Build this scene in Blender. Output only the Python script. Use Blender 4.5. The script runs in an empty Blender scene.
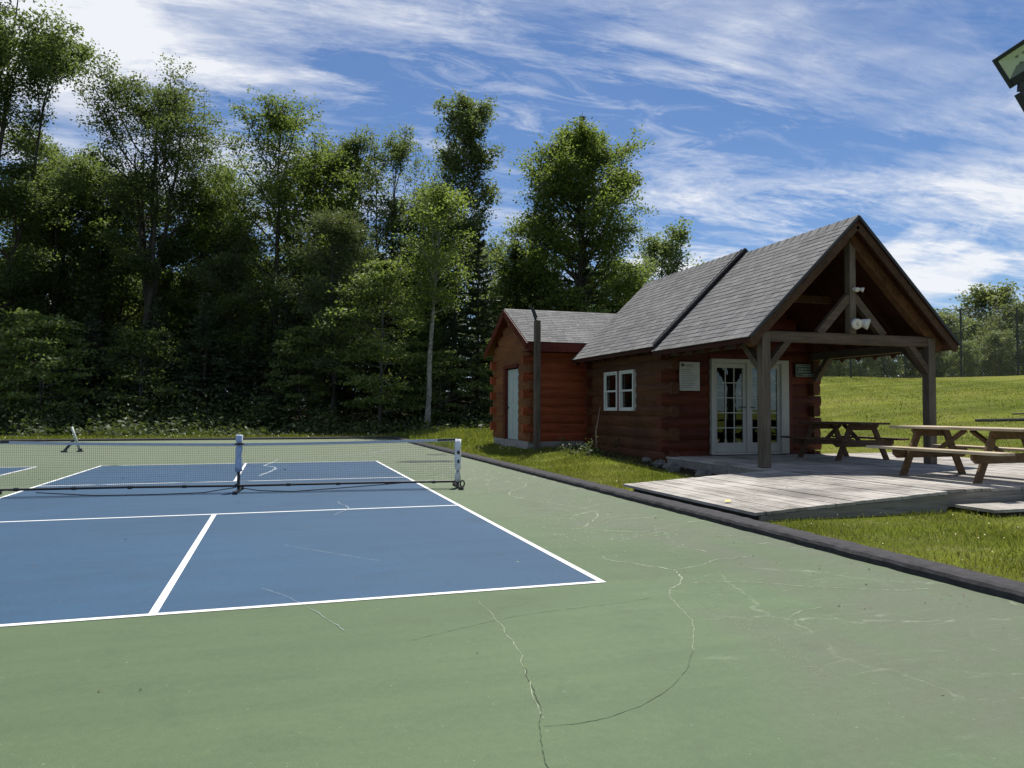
import bpy, math, random
import numpy as np
from mathutils import Vector, Matrix

scene = bpy.context.scene
COL = scene.collection
random.seed(7)

# ------------------------------------------------------------------ helpers
class MB:
    """collects polygons; build() links them as ONE mesh object"""
    def __init__(self):
        self.v = []; self.f = []
    def add(self, vs, fs):
        o = len(self.v)
        self.v.extend([tuple(map(float, p)) for p in vs])
        self.f.extend([tuple(i + o for i in q) for q in fs])
        return self
    def box(self, a, b):
        x0, y0, z0 = a; x1, y1, z1 = b
        return self.add([(x0,y0,z0),(x1,y0,z0),(x1,y1,z0),(x0,y1,z0),(x0,y0,z1),(x1,y0,z1),(x1,y1,z1),(x0,y1,z1)],
                        [(0,3,2,1),(4,5,6,7),(0,1,5,4),(1,2,6,5),(2,3,7,6),(3,0,4,7)])
    def beam(self, p, q, w, h, up=(0,0,1)):
        """rectangular bar from p to q, w across, h along 'up'"""
        p, q, up = Vector(p), Vector(q), Vector(up)
        d = (q-p).normalized()
        s = d.cross(up)
        if s.length < 1e-4: s = d.cross(Vector((0,1,0)))
        s.normalize(); u = s.cross(d).normalized()
        vs = []
        for c in (p, q):
            for a, b in ((-1,-1),(1,-1),(1,1),(-1,1)):
                vs.append(c + s*(a*w/2) + u*(b*h/2))
        return self.add(vs, [(0,1,2,3),(7,6,5,4),(0,4,5,1),(1,5,6,2),(2,6,7,3),(3,7,4,0)])
    def tube(self, pts, rad, n=8, cap=True):
        pts = [Vector(p) for p in pts]
        if not hasattr(rad, '__len__'): rad = [rad]*len(pts)
        vs = []; fs = []
        for i, p in enumerate(pts):
            d = (pts[min(i+1, len(pts)-1)] - pts[max(i-1, 0)]).normalized()
            a = d.cross(Vector((0,0,1)))
            if a.length < 1e-3: a = d.cross(Vector((0,1,0)))
            a.normalize(); b = d.cross(a)
            for k in range(n):
                t = 2*math.pi*k/n
                vs.append(p + (a*math.cos(t) + b*math.sin(t))*rad[i])
        for i in range(len(pts)-1):
            for k in range(n):
                k2 = (k+1) % n
                fs.append((i*n+k, i*n+k2, (i+1)*n+k2, (i+1)*n+k))
        if cap:
            fs.append(tuple(range(n))[::-1]); o = (len(pts)-1)*n
            fs.append(tuple(o+k for k in range(n)))
        return self.add(vs, fs)
    def extrude(self, prof, p, q, up=(0,0,1)):
        """closed profile [(side, up)] swept from p to q"""
        p, q, up = Vector(p), Vector(q), Vector(up)
        d = (q-p).normalized(); s = d.cross(up).normalized(); u = s.cross(d)
        n = len(prof)
        vs = [c + s*a + u*b for c in (p, q) for a, b in prof]
        fs = [(k, (k+1) % n, n+(k+1) % n, n+k) for k in range(n)]
        fs += [tuple(range(n))[::-1], tuple(range(n, 2*n))]
        return self.add(vs, fs)
    def build(self, name, mat, parent=None, smooth=False, bevel=0.0):
        me = bpy.data.meshes.new(name)
        me.from_pydata(self.v, [], self.f); me.validate(); me.update()
        if bevel:
            import bmesh
            bm = bmesh.new(); bm.from_mesh(me)
            bmesh.ops.recalc_face_normals(bm, faces=bm.faces)
            bmesh.ops.bevel(bm, geom=[e for e in bm.edges if len(e.link_faces) == 2 and e.calc_face_angle(0) > .6], offset=bevel, segments=1, affect='EDGES')
            bm.to_mesh(me); bm.free()
        return link(name, me, mat, parent, smooth)

def link(name, me, mat, parent=None, smooth=False):
    if mat: me.materials.append(mat)
    if smooth: me.polygons.foreach_set('use_smooth', [True]*len(me.polygons))
    o = bpy.data.objects.new(name, me); COL.objects.link(o)
    if parent: o.parent = parent
    return o

def np_mesh(name, V, nper, mat, parent=None, smooth=False):
    """V: (n*nper,3) array of separate n-gons"""
    V = np.asarray(V, np.float32).reshape(-1, 3); n = len(V)//nper
    me = bpy.data.meshes.new(name)
    me.vertices.add(len(V)); me.vertices.foreach_set('co', V.ravel())
    me.loops.add(len(V)); me.loops.foreach_set('vertex_index', np.arange(len(V), dtype=np.int32))
    me.polygons.add(n); me.polygons.foreach_set('loop_start', np.arange(0, len(V), nper, dtype=np.int32))
    me.update(); me.validate()
    return link(name, me, mat, parent, smooth)

def tag(o, label=None, cat=None, group=None, kind=None):
    if label: o['label'] = label
    if cat: o['category'] = cat
    if group: o['group'] = group
    if kind: o['kind'] = kind
    return o

def empty(name, loc, label, cat, group=None, rz=0):
    o = bpy.data.objects.new(name, None); COL.objects.link(o)
    o.location = loc; o.rotation_euler = (0,0,rz); o.empty_display_size = .2
    return tag(o, label, cat, group)

def under(root, o):
    """parent a mesh modelled in world coordinates to a thing's Empty"""
    o.parent = root
    o.matrix_parent_inverse = Matrix.Translation(root.location).inverted()
    return o

def copy_tree(o, parent=None):
    c = o.copy(); COL.objects.link(c); c.parent = parent
    for ch in list(o.children): copy_tree(ch, c)
    return c

# ------------------------------------------------------------------ camera model
CP = Vector((-2.32141, -5.12845, 1.28558))
YAW, PITCH, ROLL, FPX = 0.3053716, 0.0350067, 0.0030887, 737.103
fw = Vector((math.sin(YAW)*math.cos(PITCH), math.cos(YAW)*math.cos(PITCH), math.sin(PITCH)))
r0 = fw.cross(Vector((0,0,1))).normalized(); u0 = r0.cross(fw)
rr = r0*math.cos(ROLL) + u0*math.sin(ROLL); uu = u0*math.cos(ROLL) - r0*math.sin(ROLL)
FH = Vector((math.sin(YAW), math.cos(YAW), 0)); RH = Vector((math.cos(YAW), -math.sin(YAW), 0))

cam = bpy.data.cameras.new('camera'); co = bpy.data.objects.new('camera', cam); COL.objects.link(co)
m = Matrix((rr, uu, -fw)).transposed().to_4x4(); m.translation = CP
co.matrix_world = m
cam.sensor_width = 36; cam.lens = FPX/1024*36; cam.clip_end = 3000; cam.clip_start = .05
scene.camera = co

def far(px, D):
    """ground position D metres ahead and at the bearing of a column"""
    return CP.xy + FH.xy*D + RH.xy*((px-512)/FPX*D)

def sm(a, b, x):
    t = np.clip((x-a)/(b-a), 0, 1); return t*t*(3-2*t)

def H(x, y):
    """terrain height"""
    x = np.asarray(x, float); y = np.asarray(y, float)
    h = 0.035 + .17*sm(2.8, 5.0, x)*sm(4.5, 12, y) + .06*sm(9, 14, y)*sm(2.7, 4, x)
    s = x*.76 + y*.65
    h = h + 3.15*sm(11, 50, s)**1.15*sm(8, 19, x) + .25*np.sin(x*.22+1)*np.sin(y*.2)*sm(14, 30, s)*sm(10, 20, x)
    h = h + .04*np.sin(x*.9)*np.sin(y*.7)*sm(2.8, 6, x)*sm(12, 20, s)
    h = h + .25*sm(29, 40, y)*(1-sm(6, 14, x))
    inside = (x < 2.62) & (y < 27.74) & (x > -30)
    return np.where(inside, -.06, h)
def Hf(x, y): return float(H(x, y))

# ------------------------------------------------------------------ materials
def new_mat(name):
    mt = bpy.data.materials.new(name); mt.use_nodes = True
    nt = mt.node_tree; nt.nodes.clear()
    out = nt.nodes.new('ShaderNodeOutputMaterial'); p = nt.nodes.new('ShaderNodeBsdfPrincipled')
    nt.links.new(p.outputs[0], out.inputs[0])
    return mt, nt, p, out
def node(nt, t, **kw):
    n = nt.nodes.new(t)
    for k, v in kw.items():
        if k in n.inputs.keys(): n.inputs[k].default_value = v
        else: setattr(n, k, v)
    return n
def ramp(nt, src, stops):
    n = nt.nodes.new('ShaderNodeValToRGB'); cr = n.color_ramp
    while len(cr.elements) < len(stops): cr.elements.new(.5)
    for e, (pos, c) in zip(cr.elements, stops):
        e.position = pos; e.color = (*c, 1) if hasattr(c, '__len__') else (c, c, c, 1)
    nt.links.new(src, n.inputs[0]); return n.outputs[0]
def coords(nt, scale=(1,1,1), kind='pos', rot=(0,0,0)):
    if kind == 'pos': src = node(nt, 'ShaderNodeNewGeometry').outputs['Position']
    else: src = node(nt, 'ShaderNodeTexCoord').outputs['Object']
    mp = node(nt, 'ShaderNodeMapping'); mp.inputs['Scale'].default_value = scale; mp.inputs['Rotation'].default_value = rot
    nt.links.new(src, mp.inputs[0]); return mp.outputs[0]
def noise(nt, vec, scale, detail=4, rough=.55, dist=0):
    n = node(nt, 'ShaderNodeTexNoise', Scale=scale, Detail=detail, Roughness=rough, Distortion=dist)
    nt.links.new(vec, n.inputs['Vector']); return n.outputs['Fac']
def mixc(nt, fac, a, b, mode='MIX'):
    n = nt.nodes.new('ShaderNodeMix'); n.data_type = 'RGBA'; n.blend_type = mode
    for s, v in ((n.inputs[0], fac), (n.inputs[6], a), (n.inputs[7], b)):
        if isinstance(v, (int, float)): s.default_value = v
        elif isinstance(v, (tuple, list)): s.default_value = (*v, 1)
        else: nt.links.new(v, s)
    return n.outputs[2]
def math_(nt, op, a, b=0.0, c=None):
    n = nt.nodes.new('ShaderNodeMath'); n.operation = op
    for s, v in zip(n.inputs, (a, b, c)):
        if v is None: continue
        if isinstance(v, (int, float)): s.default_value = v
        else: nt.links.new(v, s)
    return n.outputs[0]
def bump(nt, p, h, strength=.3, dist=.02):
    b = node(nt, 'ShaderNodeBump', Strength=strength, Distance=dist)
    nt.links.new(h, b.inputs['Height']); nt.links.new(b.outputs[0], p.inputs['Normal'])
def island(nt): return node(nt, 'ShaderNodeNewGeometry').outputs['Random Per Island']

def mat_simple(name, c, rough=.6, var=.25, scale=6, metal=0, bumps=.15, kind='pos'):
    mt, nt, p, _ = new_mat(name)
    n = noise(nt, coords(nt, kind=kind), scale, 6, .6)
    col = ramp(nt, n, [(.3, tuple(x*(1-var) for x in c)), (.7, tuple(min(1, x*(1+var)) for x in c))])
    nt.links.new(col, p.inputs['Base Color'])
    p.inputs['Roughness'].default_value = rough; p.inputs['Metallic'].default_value = metal
    if bumps: bump(nt, p, noise(nt, coords(nt, kind=kind), scale*8, 4), bumps, .006)
    return mt

def mat_wood(name, dark, light, stretch=(9, .5, 9), rough=.75, grey=None, isl=.5, rbump=.35, spec=.18):
    """grain stretched along one axis, each board its own shade"""
    mt, nt, p, _ = new_mat(name)
    g = noise(nt, coords(nt, stretch), 2.2, 8, .65, .6)
    col = ramp(nt, g, [(.3, dark), (.72, light)])
    ck = noise(nt, coords(nt, tuple(v*2.6 if v > 1 else v*1.6 for v in stretch)), 2.2, 5, .6, .4)
    col = mixc(nt, 1.0, col, ramp(nt, ck, [(.33, .35), (.42, 1)]), 'MULTIPLY')
    bl = noise(nt, coords(nt), .9, 5, .6)
    col = mixc(nt, 1.0, col, ramp(nt, bl, [(.35, .78), (.65, 1.14)]), 'MULTIPLY')
    rnd = island(nt)
    k = ramp(nt, rnd, [(0, 1-isl*.55), (1, 1+isl*.1)])
    col = mixc(nt, 1.0, col, k, 'MULTIPLY')
    if grey:
        w = noise(nt, coords(nt, (1,1,1)), 1.3, 6, .7)
        col = mixc(nt, ramp(nt, w, [(.42, 0), (.68, .85)]), col, grey)
    nt.links.new(col, p.inputs['Base Color']); p.inputs['Roughness'].default_value = rough
    p.inputs['Specular IOR Level'].default_value = spec
    bump(nt, p, g, rbump, .01)
    return mt

def mat_leaf(name, dark, light, trans=.38, rough=.55, tint=None):
    mt, nt, p, out = new_mat(name)
    isl = island(nt)
    oi = node(nt, 'ShaderNodeObjectInfo').outputs['Random']
    n = noise(nt, coords(nt), .55, 2)
    col = ramp(nt, isl, [(0, dark), (1, light)])
    col = mixc(nt, math_(nt, 'MULTIPLY', ramp(nt, n, [(.35, 0), (.7, 1)]), .45), col, tint or tuple(x*1.35 for x in light))
    col = mixc(nt, 1, col, ramp(nt, oi, [(0, .78), (1, 1.12)]), 'MULTIPLY')
    nt.links.new(col, p.inputs['Base Color']); p.inputs['Roughness'].default_value = rough
    p.inputs['Specular IOR Level'].default_value = .35
    tr = node(nt, 'ShaderNodeBsdfTranslucent')
    nt.links.new(mixc(nt, 1, col, (1.2, 1.2, .66), 'MULTIPLY'), tr.inputs[0])
    mx = node(nt, 'ShaderNodeMixShader'); mx.inputs[0].default_value = trans
    nt.links.new(p.outputs[0], mx.inputs[1]); nt.links.new(tr.outputs[0], mx.inputs[2]); nt.links.new(mx.outputs[0], out.inputs[0])
    return mt

def mat_bark(name, dark, light, scale=(14, 14, 2.2)):
    mt, nt, p, _ = new_mat(name)
    g = noise(nt, coords(nt, scale, 'obj'), 1.3, 6, .65)
    nt.links.new(ramp(nt, g, [(.35, dark), (.65, light)]), p.inputs['Base Color'])
    p.inputs['Roughness'].default_value = .9; bump(nt, p, g, .6, .03)
    return mt

def court_mat(name, c, stain, scuff, scuffpos, amount, veins=False):
    """acrylic court paint: broad mottling, worn brown patches, pale scuffs and pinholes"""
    mt, nt, p, _ = new_mat(name)
    pos = coords(nt)
    big = noise(nt, pos, .33, 5, .6)
    col = ramp(nt, big, [(.32, tuple(x*.88 for x in c)), (.68, tuple(x*1.1 for x in c))])
    # squeegee streaks across the court
    st = noise(nt, coords(nt, (.5, 4.5, 1)), 1.0, 5, .6)
    col = mixc(nt, 1, col, ramp(nt, st, [(.35, .93), (.65, 1.06)]), 'MULTIPLY')
    wear = noise(nt, coords(nt, (.5, .32, 1), rot=(0,0,.15)), 1.0, 7, .62, .8)
    xsep = node(nt, 'ShaderNodeSeparateXYZ'); nt.links.new(pos, xsep.inputs[0])
    right = math_(nt, 'MULTIPLY', math_(nt, 'ADD', xsep.outputs[0], -scuffpos), .4)
    wfac = ramp(nt, math_(nt, 'ADD', wear, math_(nt, 'MINIMUM', math_(nt, 'MULTIPLY', right, .35), .16)), [(.5, 0), (.66, 1)])
    col = mixc(nt, math_(nt, 'MULTIPLY', wfac, amount), col, stain)
    if veins:
        fade = ramp(nt, math_(nt, 'MULTIPLY', math_(nt, 'ADD', xsep.outputs[1], math_(nt, 'MULTIPLY', noise(nt, pos, .4, 5, .6), 6)), .03), [(.12, 0), (.55, .75)])
        col = mixc(nt, fade, col, (.135,.165,.105))
    sc = noise(nt, coords(nt, (.8, 4.2, 1), rot=(0,0,-.12)), 3.2, 9, .72, 1.1)
    m2 = noise(nt, pos, .28, 3, .5)
    sfac = math_(nt, 'MULTIPLY', ramp(nt, sc, [(.58, 0), (.72, 1)]), ramp(nt, math_(nt, 'ADD', m2, math_(nt, 'MINIMUM', math_(nt, 'MULTIPLY', right, .2), .12)), [(.46, 0), (.62, .35)]))
    col = mixc(nt, sfac, col, scuff)
    if veins:
        wv_ = node(nt, 'ShaderNodeTexNoise', Scale=1.3, Detail=6, Roughness=.6); nt.links.new(pos, wv_.inputs['Vector'])
        off = nt.nodes.new('ShaderNodeVectorMath'); off.operation = 'MULTIPLY_ADD'; off.inputs[1].default_value = (.9,.9,0)
        nt.links.new(wv_.outputs['Color'], off.inputs[0]); nt.links.new(pos, off.inputs[2])
        for scl, thr, amt in ((.55, .0075, .55), (1.5, .0065, .35)):
            vo = nt.nodes.new('ShaderNodeTexVoronoi'); vo.feature = 'DISTANCE_TO_EDGE'; vo.inputs['Scale'].default_value = scl
            nt.links.new(off.outputs[0], vo.inputs['Vector'])
            gate = ramp(nt, math_(nt, 'ADD', noise(nt, pos, .45, 4, .6), math_(nt, 'MINIMUM', math_(nt, 'MULTIPLY', right, .25), .10)), [(.50, 0), (.60, 1)])
            brk = ramp(nt, noise(nt, pos, 6, 5, .7), [(.42, 0), (.6, 1)])
            nearline = ramp(nt, xsep.outputs[0], [(.1, 0), (.45, 1)])
            v = math_(nt, 'MULTIPLY', math_(nt, 'MULTIPLY', ramp(nt, vo.outputs['Distance'], [(0, 1), (thr, 0)]), math_(nt, 'MULTIPLY', gate, brk)), math_(nt, 'MULTIPLY', nearline, amt))
            col = mixc(nt, v, col, scuff)
    sp = noise(nt, pos, 38, 2, .5)
    col = mixc(nt, ramp(nt, sp, [(.70, 0), (.78, .5)]), col, scuff)
    fine = noise(nt, pos, 160, 3, .6)
    col = mixc(nt, 1, col, ramp(nt, fine, [(.3, .78), (.7, 1.2)]), 'MULTIPLY')
    mid = noise(nt, pos, 22, 5, .7)
    col = mixc(nt, 1, col, ramp(nt, mid, [(.3, .91), (.7, 1.08)]), 'MULTIPLY')
    dirt = noise(nt, pos, 1.7, 8, .7, .5)
    col = mixc(nt, 1, col, ramp(nt, dirt, [(.30, .86), (.46, 1), (.62, 1), (.76, 1.10)]), 'MULTIPLY')
    nt.links.new(col, p.inputs['Base Color']); p.inputs['Roughness'].default_value = .68
    p.inputs['Specular IOR Level'].default_value = .4
    bump(nt, p, fine, .25, .004)
    return mt

M = {}
M['green'] = court_mat('green_court_paint', (.072,.113,.048), (.088,.100,.068), (.25,.29,.205), .3, .62, True)
M['blue'] = court_mat('blue_court_paint', (.0175,.062,.122), (.036,.080,.130), (.15,.22,.27), 3.0, .55)
def line_mat():
    mt, nt, p, _ = new_mat('white_court_line')
    n = noise(nt, coords(nt), 9, 9, .75); g = noise(nt, coords(nt), 140, 3, .6)
    col = mixc(nt, ramp(nt, n, [(.60, 0), (.70, .8)]), (.74,.75,.73), (.36,.40,.36))
    col = mixc(nt, 1, col, ramp(nt, g, [(.3, .82), (.6, 1.0)]), 'MULTIPLY')
    nt.links.new(col, p.inputs['Base Color']); p.inputs['Roughness'].default_value = .7; bump(nt, p, g, .2, .004)
    return mt
M['line'] = line_mat()
M['asphalt'] = mat_simple('black_asphalt', (.034,.032,.034), .95, .45, 11, bumps=1.0)
M['crack'] = mat_simple('pale_crack_filler', (.235,.27,.185), .95, .38, 26, bumps=0)
M['crackblue'] = mat_simple('whitish_crack_filler', (.28,.33,.36), .95, .3, 20, bumps=0)
M['crackdark'] = mat_simple('dark_open_crack', (.05,.072,.04), .95, .6, 30, bumps=0)
M['darkpatch'] = mat_simple('dark_patch', (.018,.025,.016), .7, .3, 3, bumps=0)
M['deck'] = mat_wood('weathered_grey_deck_boards', (.18,.165,.145), (.44,.415,.37), (11,.45,11), .9, (.48,.455,.41), .55)
M['deckx'] = mat_wood('weathered_grey_fascia_boards', (.15,.138,.118), (.32,.30,.26), (.45,11,11), .8, None, .3)
M['logx'] = mat_wood('red_stained_logs_along_front', (.068,.0135,.006), (.140,.034,.014), (.6,9,9), .55, None, .55, .2)
M['logy'] = mat_wood('red_brown_stained_logs_along_side', (.064,.023,.009), (.142,.058,.024), (9,.6,9), .6, None, .5, .2)
M['shedx'] = mat_wood('bright_red_stained_logs', (.23,.046,.018), (.45,.115,.045), (.6,9,9), .6, None, .5, .2)
M['shedy'] = mat_wood('orange_brown_stained_logs', (.14,.050,.020), (.28,.112,.045), (9,.6,9), .55, None, .5, .2)
M['redtrim'] = mat_wood('red_painted_trim', (.090,.018,.010), (.140,.030,.018), (2,2,2), .5, None, .3, .1)
M['timber'] = mat_wood('grey_brown_posts', (.075,.060,.044), (.165,.138,.105), (10,10,.6), .8, None, .2)
M['timberx'] = mat_wood('grey_brown_cross_beams', (.065,.047,.033), (.140,.106,.075), (.6,10,10), .8, None, .3)
M['rafter'] = mat_wood('brown_stained_rafters', (.075,.034,.015), (.155,.078,.035), (3,3,3), .7, None, .4)
M['barge'] = mat_wood('dark_brown_barge_boards', (.045,.024,.012), (.095,.052,.028), (3,3,3), .7, None, .3)
M['soffit'] = mat_wood('dark_red_roof_boards', (.030,.009,.005), (.065,.019,.010), (9,.6,9), .7, None, .5)
M['black'] = mat_simple('black_painted_metal', (.018,.018,.02), .45, .2, 20, bumps=.05)
M['flash'] = mat_simple('black_roof_flashing', (.02,.02,.022), .55, .3, 12, bumps=.1)
M['doorpaint'] = mat_simple('shade_darkened_cream_door_paint', (.42,.415,.36), .55, .06, 5, bumps=.03)  # white door paint, its colour darkened to carry the porch shade
M['whitepaint'] = mat_simple('white_window_paint', (.54,.54,.50), .5, .05, 5, bumps=.03)
M['greydoor'] = mat_simple('pale_grey_green_door_paint', (.40,.45,.43), .5, .06, 3, bumps=.03)
M['signwhite'] = mat_simple('white_sign_board', (.42,.42,.39), .5, .04, 4, bumps=0)
M['signink'] = mat_simple('faded_sign_ink', (.22,.225,.21), .6, .1, 4, bumps=0)
M['signgreen'] = mat_simple('dark_green_plaque', (.035,.06,.048), .5, .15, 6, bumps=0)
M['signpale'] = mat_simple('pale_plaque_lettering', (.22,.27,.24), .5, .1, 6, bumps=0)
M['concrete'] = mat_simple('grey_concrete', (.27,.26,.24), .9, .2, 6, bumps=.4)
M['stone'] = mat_simple('dark_field_stone', (.12,.115,.105), .9, .4, 9, bumps=.7)
M['tape'] = mat_simple('pale_grey_net_tape', (.46,.49,.54), .8, .06, 6, bumps=.1)
M['netcord'] = mat_simple('grey_net_mesh', (.17,.18,.19), .8, .1, 10, bumps=0)
M['cord'] = mat_simple('black_net_cord', (.022,.022,.026), .85, .1, 10, bumps=0)
M['pad'] = mat_simple('white_post_sleeve', (.72,.73,.76), .7, .05, 14, bumps=.3)
M['padblue'] = mat_simple('blue_grey_net_sleeve', (.42,.50,.66), .7, .06, 14, bumps=.2)
M['palemetal'] = mat_simple('pale_painted_tube', (.40,.44,.40), .5, .06, 10, bumps=0)
M['lampwhite'] = mat_simple('white_lamp_plastic', (.62,.61,.57), .45, .05, 8, bumps=0)
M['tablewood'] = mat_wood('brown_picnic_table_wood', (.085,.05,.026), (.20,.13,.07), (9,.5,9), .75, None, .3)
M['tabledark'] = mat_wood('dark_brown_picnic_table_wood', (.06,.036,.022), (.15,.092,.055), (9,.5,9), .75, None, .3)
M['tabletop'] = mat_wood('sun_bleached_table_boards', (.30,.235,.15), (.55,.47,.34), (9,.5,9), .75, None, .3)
M['twig'] = mat_simple('peeled_stick', (.24,.17,.10), .8, .2, 9, bumps=.2)
M['wire'] = mat_simple('galvanised_wire', (.30,.31,.29), .6, .1, 9, bumps=0)
M['fencepost'] = mat_simple('dark_green_fence_pipe', (.03,.038,.032), .6, .15, 9, bumps=0)
M['oldtimber'] = mat_simple('dark_weathered_timber', (.045,.04,.033), .9, .3, 5, bumps=.5)
M['flower'] = mat_simple('yellow_white_clover', (.72,.70,.40), .7, .1, 9, bumps=0)
M['yellowleaf'] = mat_simple('yellow_fallen_leaf', (.62,.52,.08), .6, .1, 9, bumps=0)
M['barkdark'] = mat_bark('dark_bark', (.022,.019,.015), (.075,.066,.054))
M['barkgrey'] = mat_bark('grey_bark', (.05,.046,.04), (.14,.13,.115))
M['birchbark'] = mat_bark('pale_birch_bark', (.08,.075,.068), (.32,.305,.275), (6, 6, 5))
M['l_ash'] = mat_leaf('ash_leaves', (.062,.092,.034), (.145,.188,.080), .62)
M['l_maple'] = mat_leaf('maple_leaves', (.066,.104,.026), (.165,.214,.066), .62)
M['l_aspen'] = mat_leaf('aspen_leaves', (.070,.104,.042), (.160,.205,.094), .62)
M['l_light'] = mat_leaf('young_maple_leaves', (.085,.125,.032), (.19,.24,.085), .48)
M['l_hill'] = mat_leaf('hill_tree_leaves', (.095,.12,.052), (.185,.22,.105), .55)
M['l_deep'] = mat_leaf('deep_wood_leaves', (.068,.102,.038), (.165,.214,.084), .62)
M['needle'] = mat_leaf('spruce_needles', (.030,.047,.024), (.076,.104,.052), .25)
M['pine'] = mat_leaf('pine_needles', (.066,.092,.040), (.155,.19,.084), .44)
M['brush'] = mat_leaf('underbrush_leaves', (.028,.044,.014), (.095,.125,.045), .35)

def grass_ground():
    mt, nt, p, _ = new_mat('mown_grass')
    pos = coords(nt)
    a = noise(nt, pos, .16, 6, .6); b = noise(nt, pos, 2.4, 6, .7); c = noise(nt, pos, 45, 3, .6)
    col = ramp(nt, a, [(.35, (.092,.124,.014)), (.5, (.135,.158,.020)), (.68, (.195,.192,.042))])
    col = mixc(nt, ramp(nt, b, [(.46, 0), (.70, .7)]), col, (.19,.175,.07))
    strip = noise(nt, coords(nt, (.10,1.1,.1), rot=(0,0,-.55)), 1.1, 4, .5)
    col = mixc(nt, 1, col, ramp(nt, strip, [(.36, .8), (.64, 1.18)]), 'MULTIPLY')
    col = mixc(nt, 1, col, ramp(nt, c, [(.25, .55), (.75, 1.3)]), 'MULTIPLY')
    # leaf litter under the woods, bare soil beside the cabin
    sep = node(nt, 'ShaderNodeSeparateXYZ'); nt.links.new(pos, sep.inputs[0])
    edge = math_(nt, 'ADD', sep.outputs[1], math_(nt, 'MULTIPLY', math_(nt, 'SUBTRACT', noise(nt, pos, .5, 4), .5), 3))
    woods = math_(nt, 'MULTIPLY', ramp(nt, math_(nt, 'MULTIPLY', edge, .01), [(.305, 0), (.325, 1)]), ramp(nt, math_(nt, 'MULTIPLY', sep.outputs[0], .01), [(.17, 1), (.22, 0)]))
    col = mixc(nt, woods, col, mixc(nt, b, (.028,.022,.013), (.065,.05,.03)))
    wob = math_(nt, 'MULTIPLY', math_(nt, 'SUBTRACT', noise(nt, pos, 3.5, 4), .5), .5)
    sx = math_(nt, 'MULTIPLY', ramp(nt, math_(nt, 'MULTIPLY', math_(nt, 'ADD', sep.outputs[0], wob), .1), [(.49, 0), (.505, 1)]), ramp(nt, math_(nt, 'MULTIPLY', sep.outputs[0], .1), [(.565, 1), (.57, 0)]))
    sy = math_(nt, 'MULTIPLY', ramp(nt, math_(nt, 'MULTIPLY', sep.outputs[1], .05), [(.26, 0), (.265, 1)]), ramp(nt, math_(nt, 'MULTIPLY', sep.outputs[1], .05), [(.66, 1), (.68, 0)]))
    col = mixc(nt, math_(nt, 'MULTIPLY', sx, sy), col, mixc(nt, b, (.022,.017,.012), (.055,.043,.03)))
    nt.links.new(col, p.inputs['Base Color']); p.inputs['Roughness'].default_value = .9
    p.inputs['Specular IOR Level'].default_value = .04
    bump(nt, p, c, .8, .05)
    return mt
M['grass'] = grass_ground()
def blade_mat():
    mt = mat_leaf('grass_blades', (.095,.140,.018), (.215,.255,.050), .5, .6, (.27,.25,.09))
    return mt
M['blade'] = blade_mat()

def shingle_mat():
    mt, nt, p, _ = new_mat('grey_asphalt_shingles')
    isl = island(nt)
    col = ramp(nt, isl, [(0, (.098,.097,.096)), (.5, (.130,.128,.126)), (1, (.160,.158,.155))])
    big = noise(nt, coords(nt), .8, 5, .6)
    col = mixc(nt, 1, col, ramp(nt, big, [(.3, .85), (.7, 1.15)]), 'MULTIPLY')
    g = noise(nt, coords(nt), 120, 3, .7)
    col = mixc(nt, 1, col, ramp(nt, g, [(.3, .7), (.7, 1.3)]), 'MULTIPLY')
    nt.links.new(col, p.inputs['Base Color']); p.inputs['Roughness'].default_value = .9
    bump(nt, p, g, .5, .01)
    return mt
M['shingle'] = shingle_mat()

def glass_mat():
    mt, nt, p, out = new_mat('window_glass')
    nt.nodes.remove(p)
    gl = node(nt, 'ShaderNodeBsdfGlossy', Roughness=.02); gl.inputs[0].default_value = (.9,.95,.95,1)
    tr = node(nt, 'ShaderNodeBsdfTransparent'); tr.inputs[0].default_value = (.55,.6,.58,1)
    fr = node(nt, 'ShaderNodeFresnel', IOR=1.6)
    bp = node(nt, 'ShaderNodeBump', Strength=.04, Distance=.02)
    nt.links.new(noise(nt, coords(nt), 5, 2), bp.inputs['Height']); nt.links.new(bp.outputs[0], gl.inputs['Normal'])
    mx = node(nt, 'ShaderNodeMixShader')
    nt.links.new(math_(nt, 'MULTIPLY', fr.outputs[0], .85), mx.inputs[0]); nt.links.new(tr.outputs[0], mx.inputs[1]); nt.links.new(gl.outputs[0], mx.inputs[2])
    nt.links.new(mx.outputs[0], out.inputs[0])
    return mt
M['glass'] = glass_mat()
M['led'] = mat_simple('unlit_lamp_reflector', (.60,.63,.46), .25, .05, 12, bumps=0)
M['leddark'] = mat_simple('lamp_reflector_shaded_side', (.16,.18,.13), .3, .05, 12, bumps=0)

# ------------------------------------------------------------------ world, sun
SUN_AZ = math.atan2(.50, .87)          # from +Y towards +X
SUN_EL = math.radians(67.5)
w = bpy.data.worlds.new('World'); scene.world = w; w.use_nodes = True
nt = w.node_tree; nt.nodes.clear()
wo = nt.nodes.new('ShaderNodeOutputWorld'); bg = nt.nodes.new('ShaderNodeBackground'); nt.links.new(bg.outputs[0], wo.inputs[0])
sky = nt.nodes.new('ShaderNodeTexSky'); sky.sky_type = 'NISHITA'; sky.sun_disc = False
sky.sun_elevation = SUN_EL; sky.sun_rotation = SUN_AZ
sky.air_density = 1.0; sky.dust_density = 0; sky.ozone_density = 2.2
tc = node(nt, 'ShaderNodeTexCoord')
sp = node(nt, 'ShaderNodeSeparateXYZ'); nt.links.new(tc.outputs['Generated'], sp.inputs[0])
den = math_(nt, 'ADD', math_(nt, 'MAXIMUM', sp.outputs[2], 0.0), .10)
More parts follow.
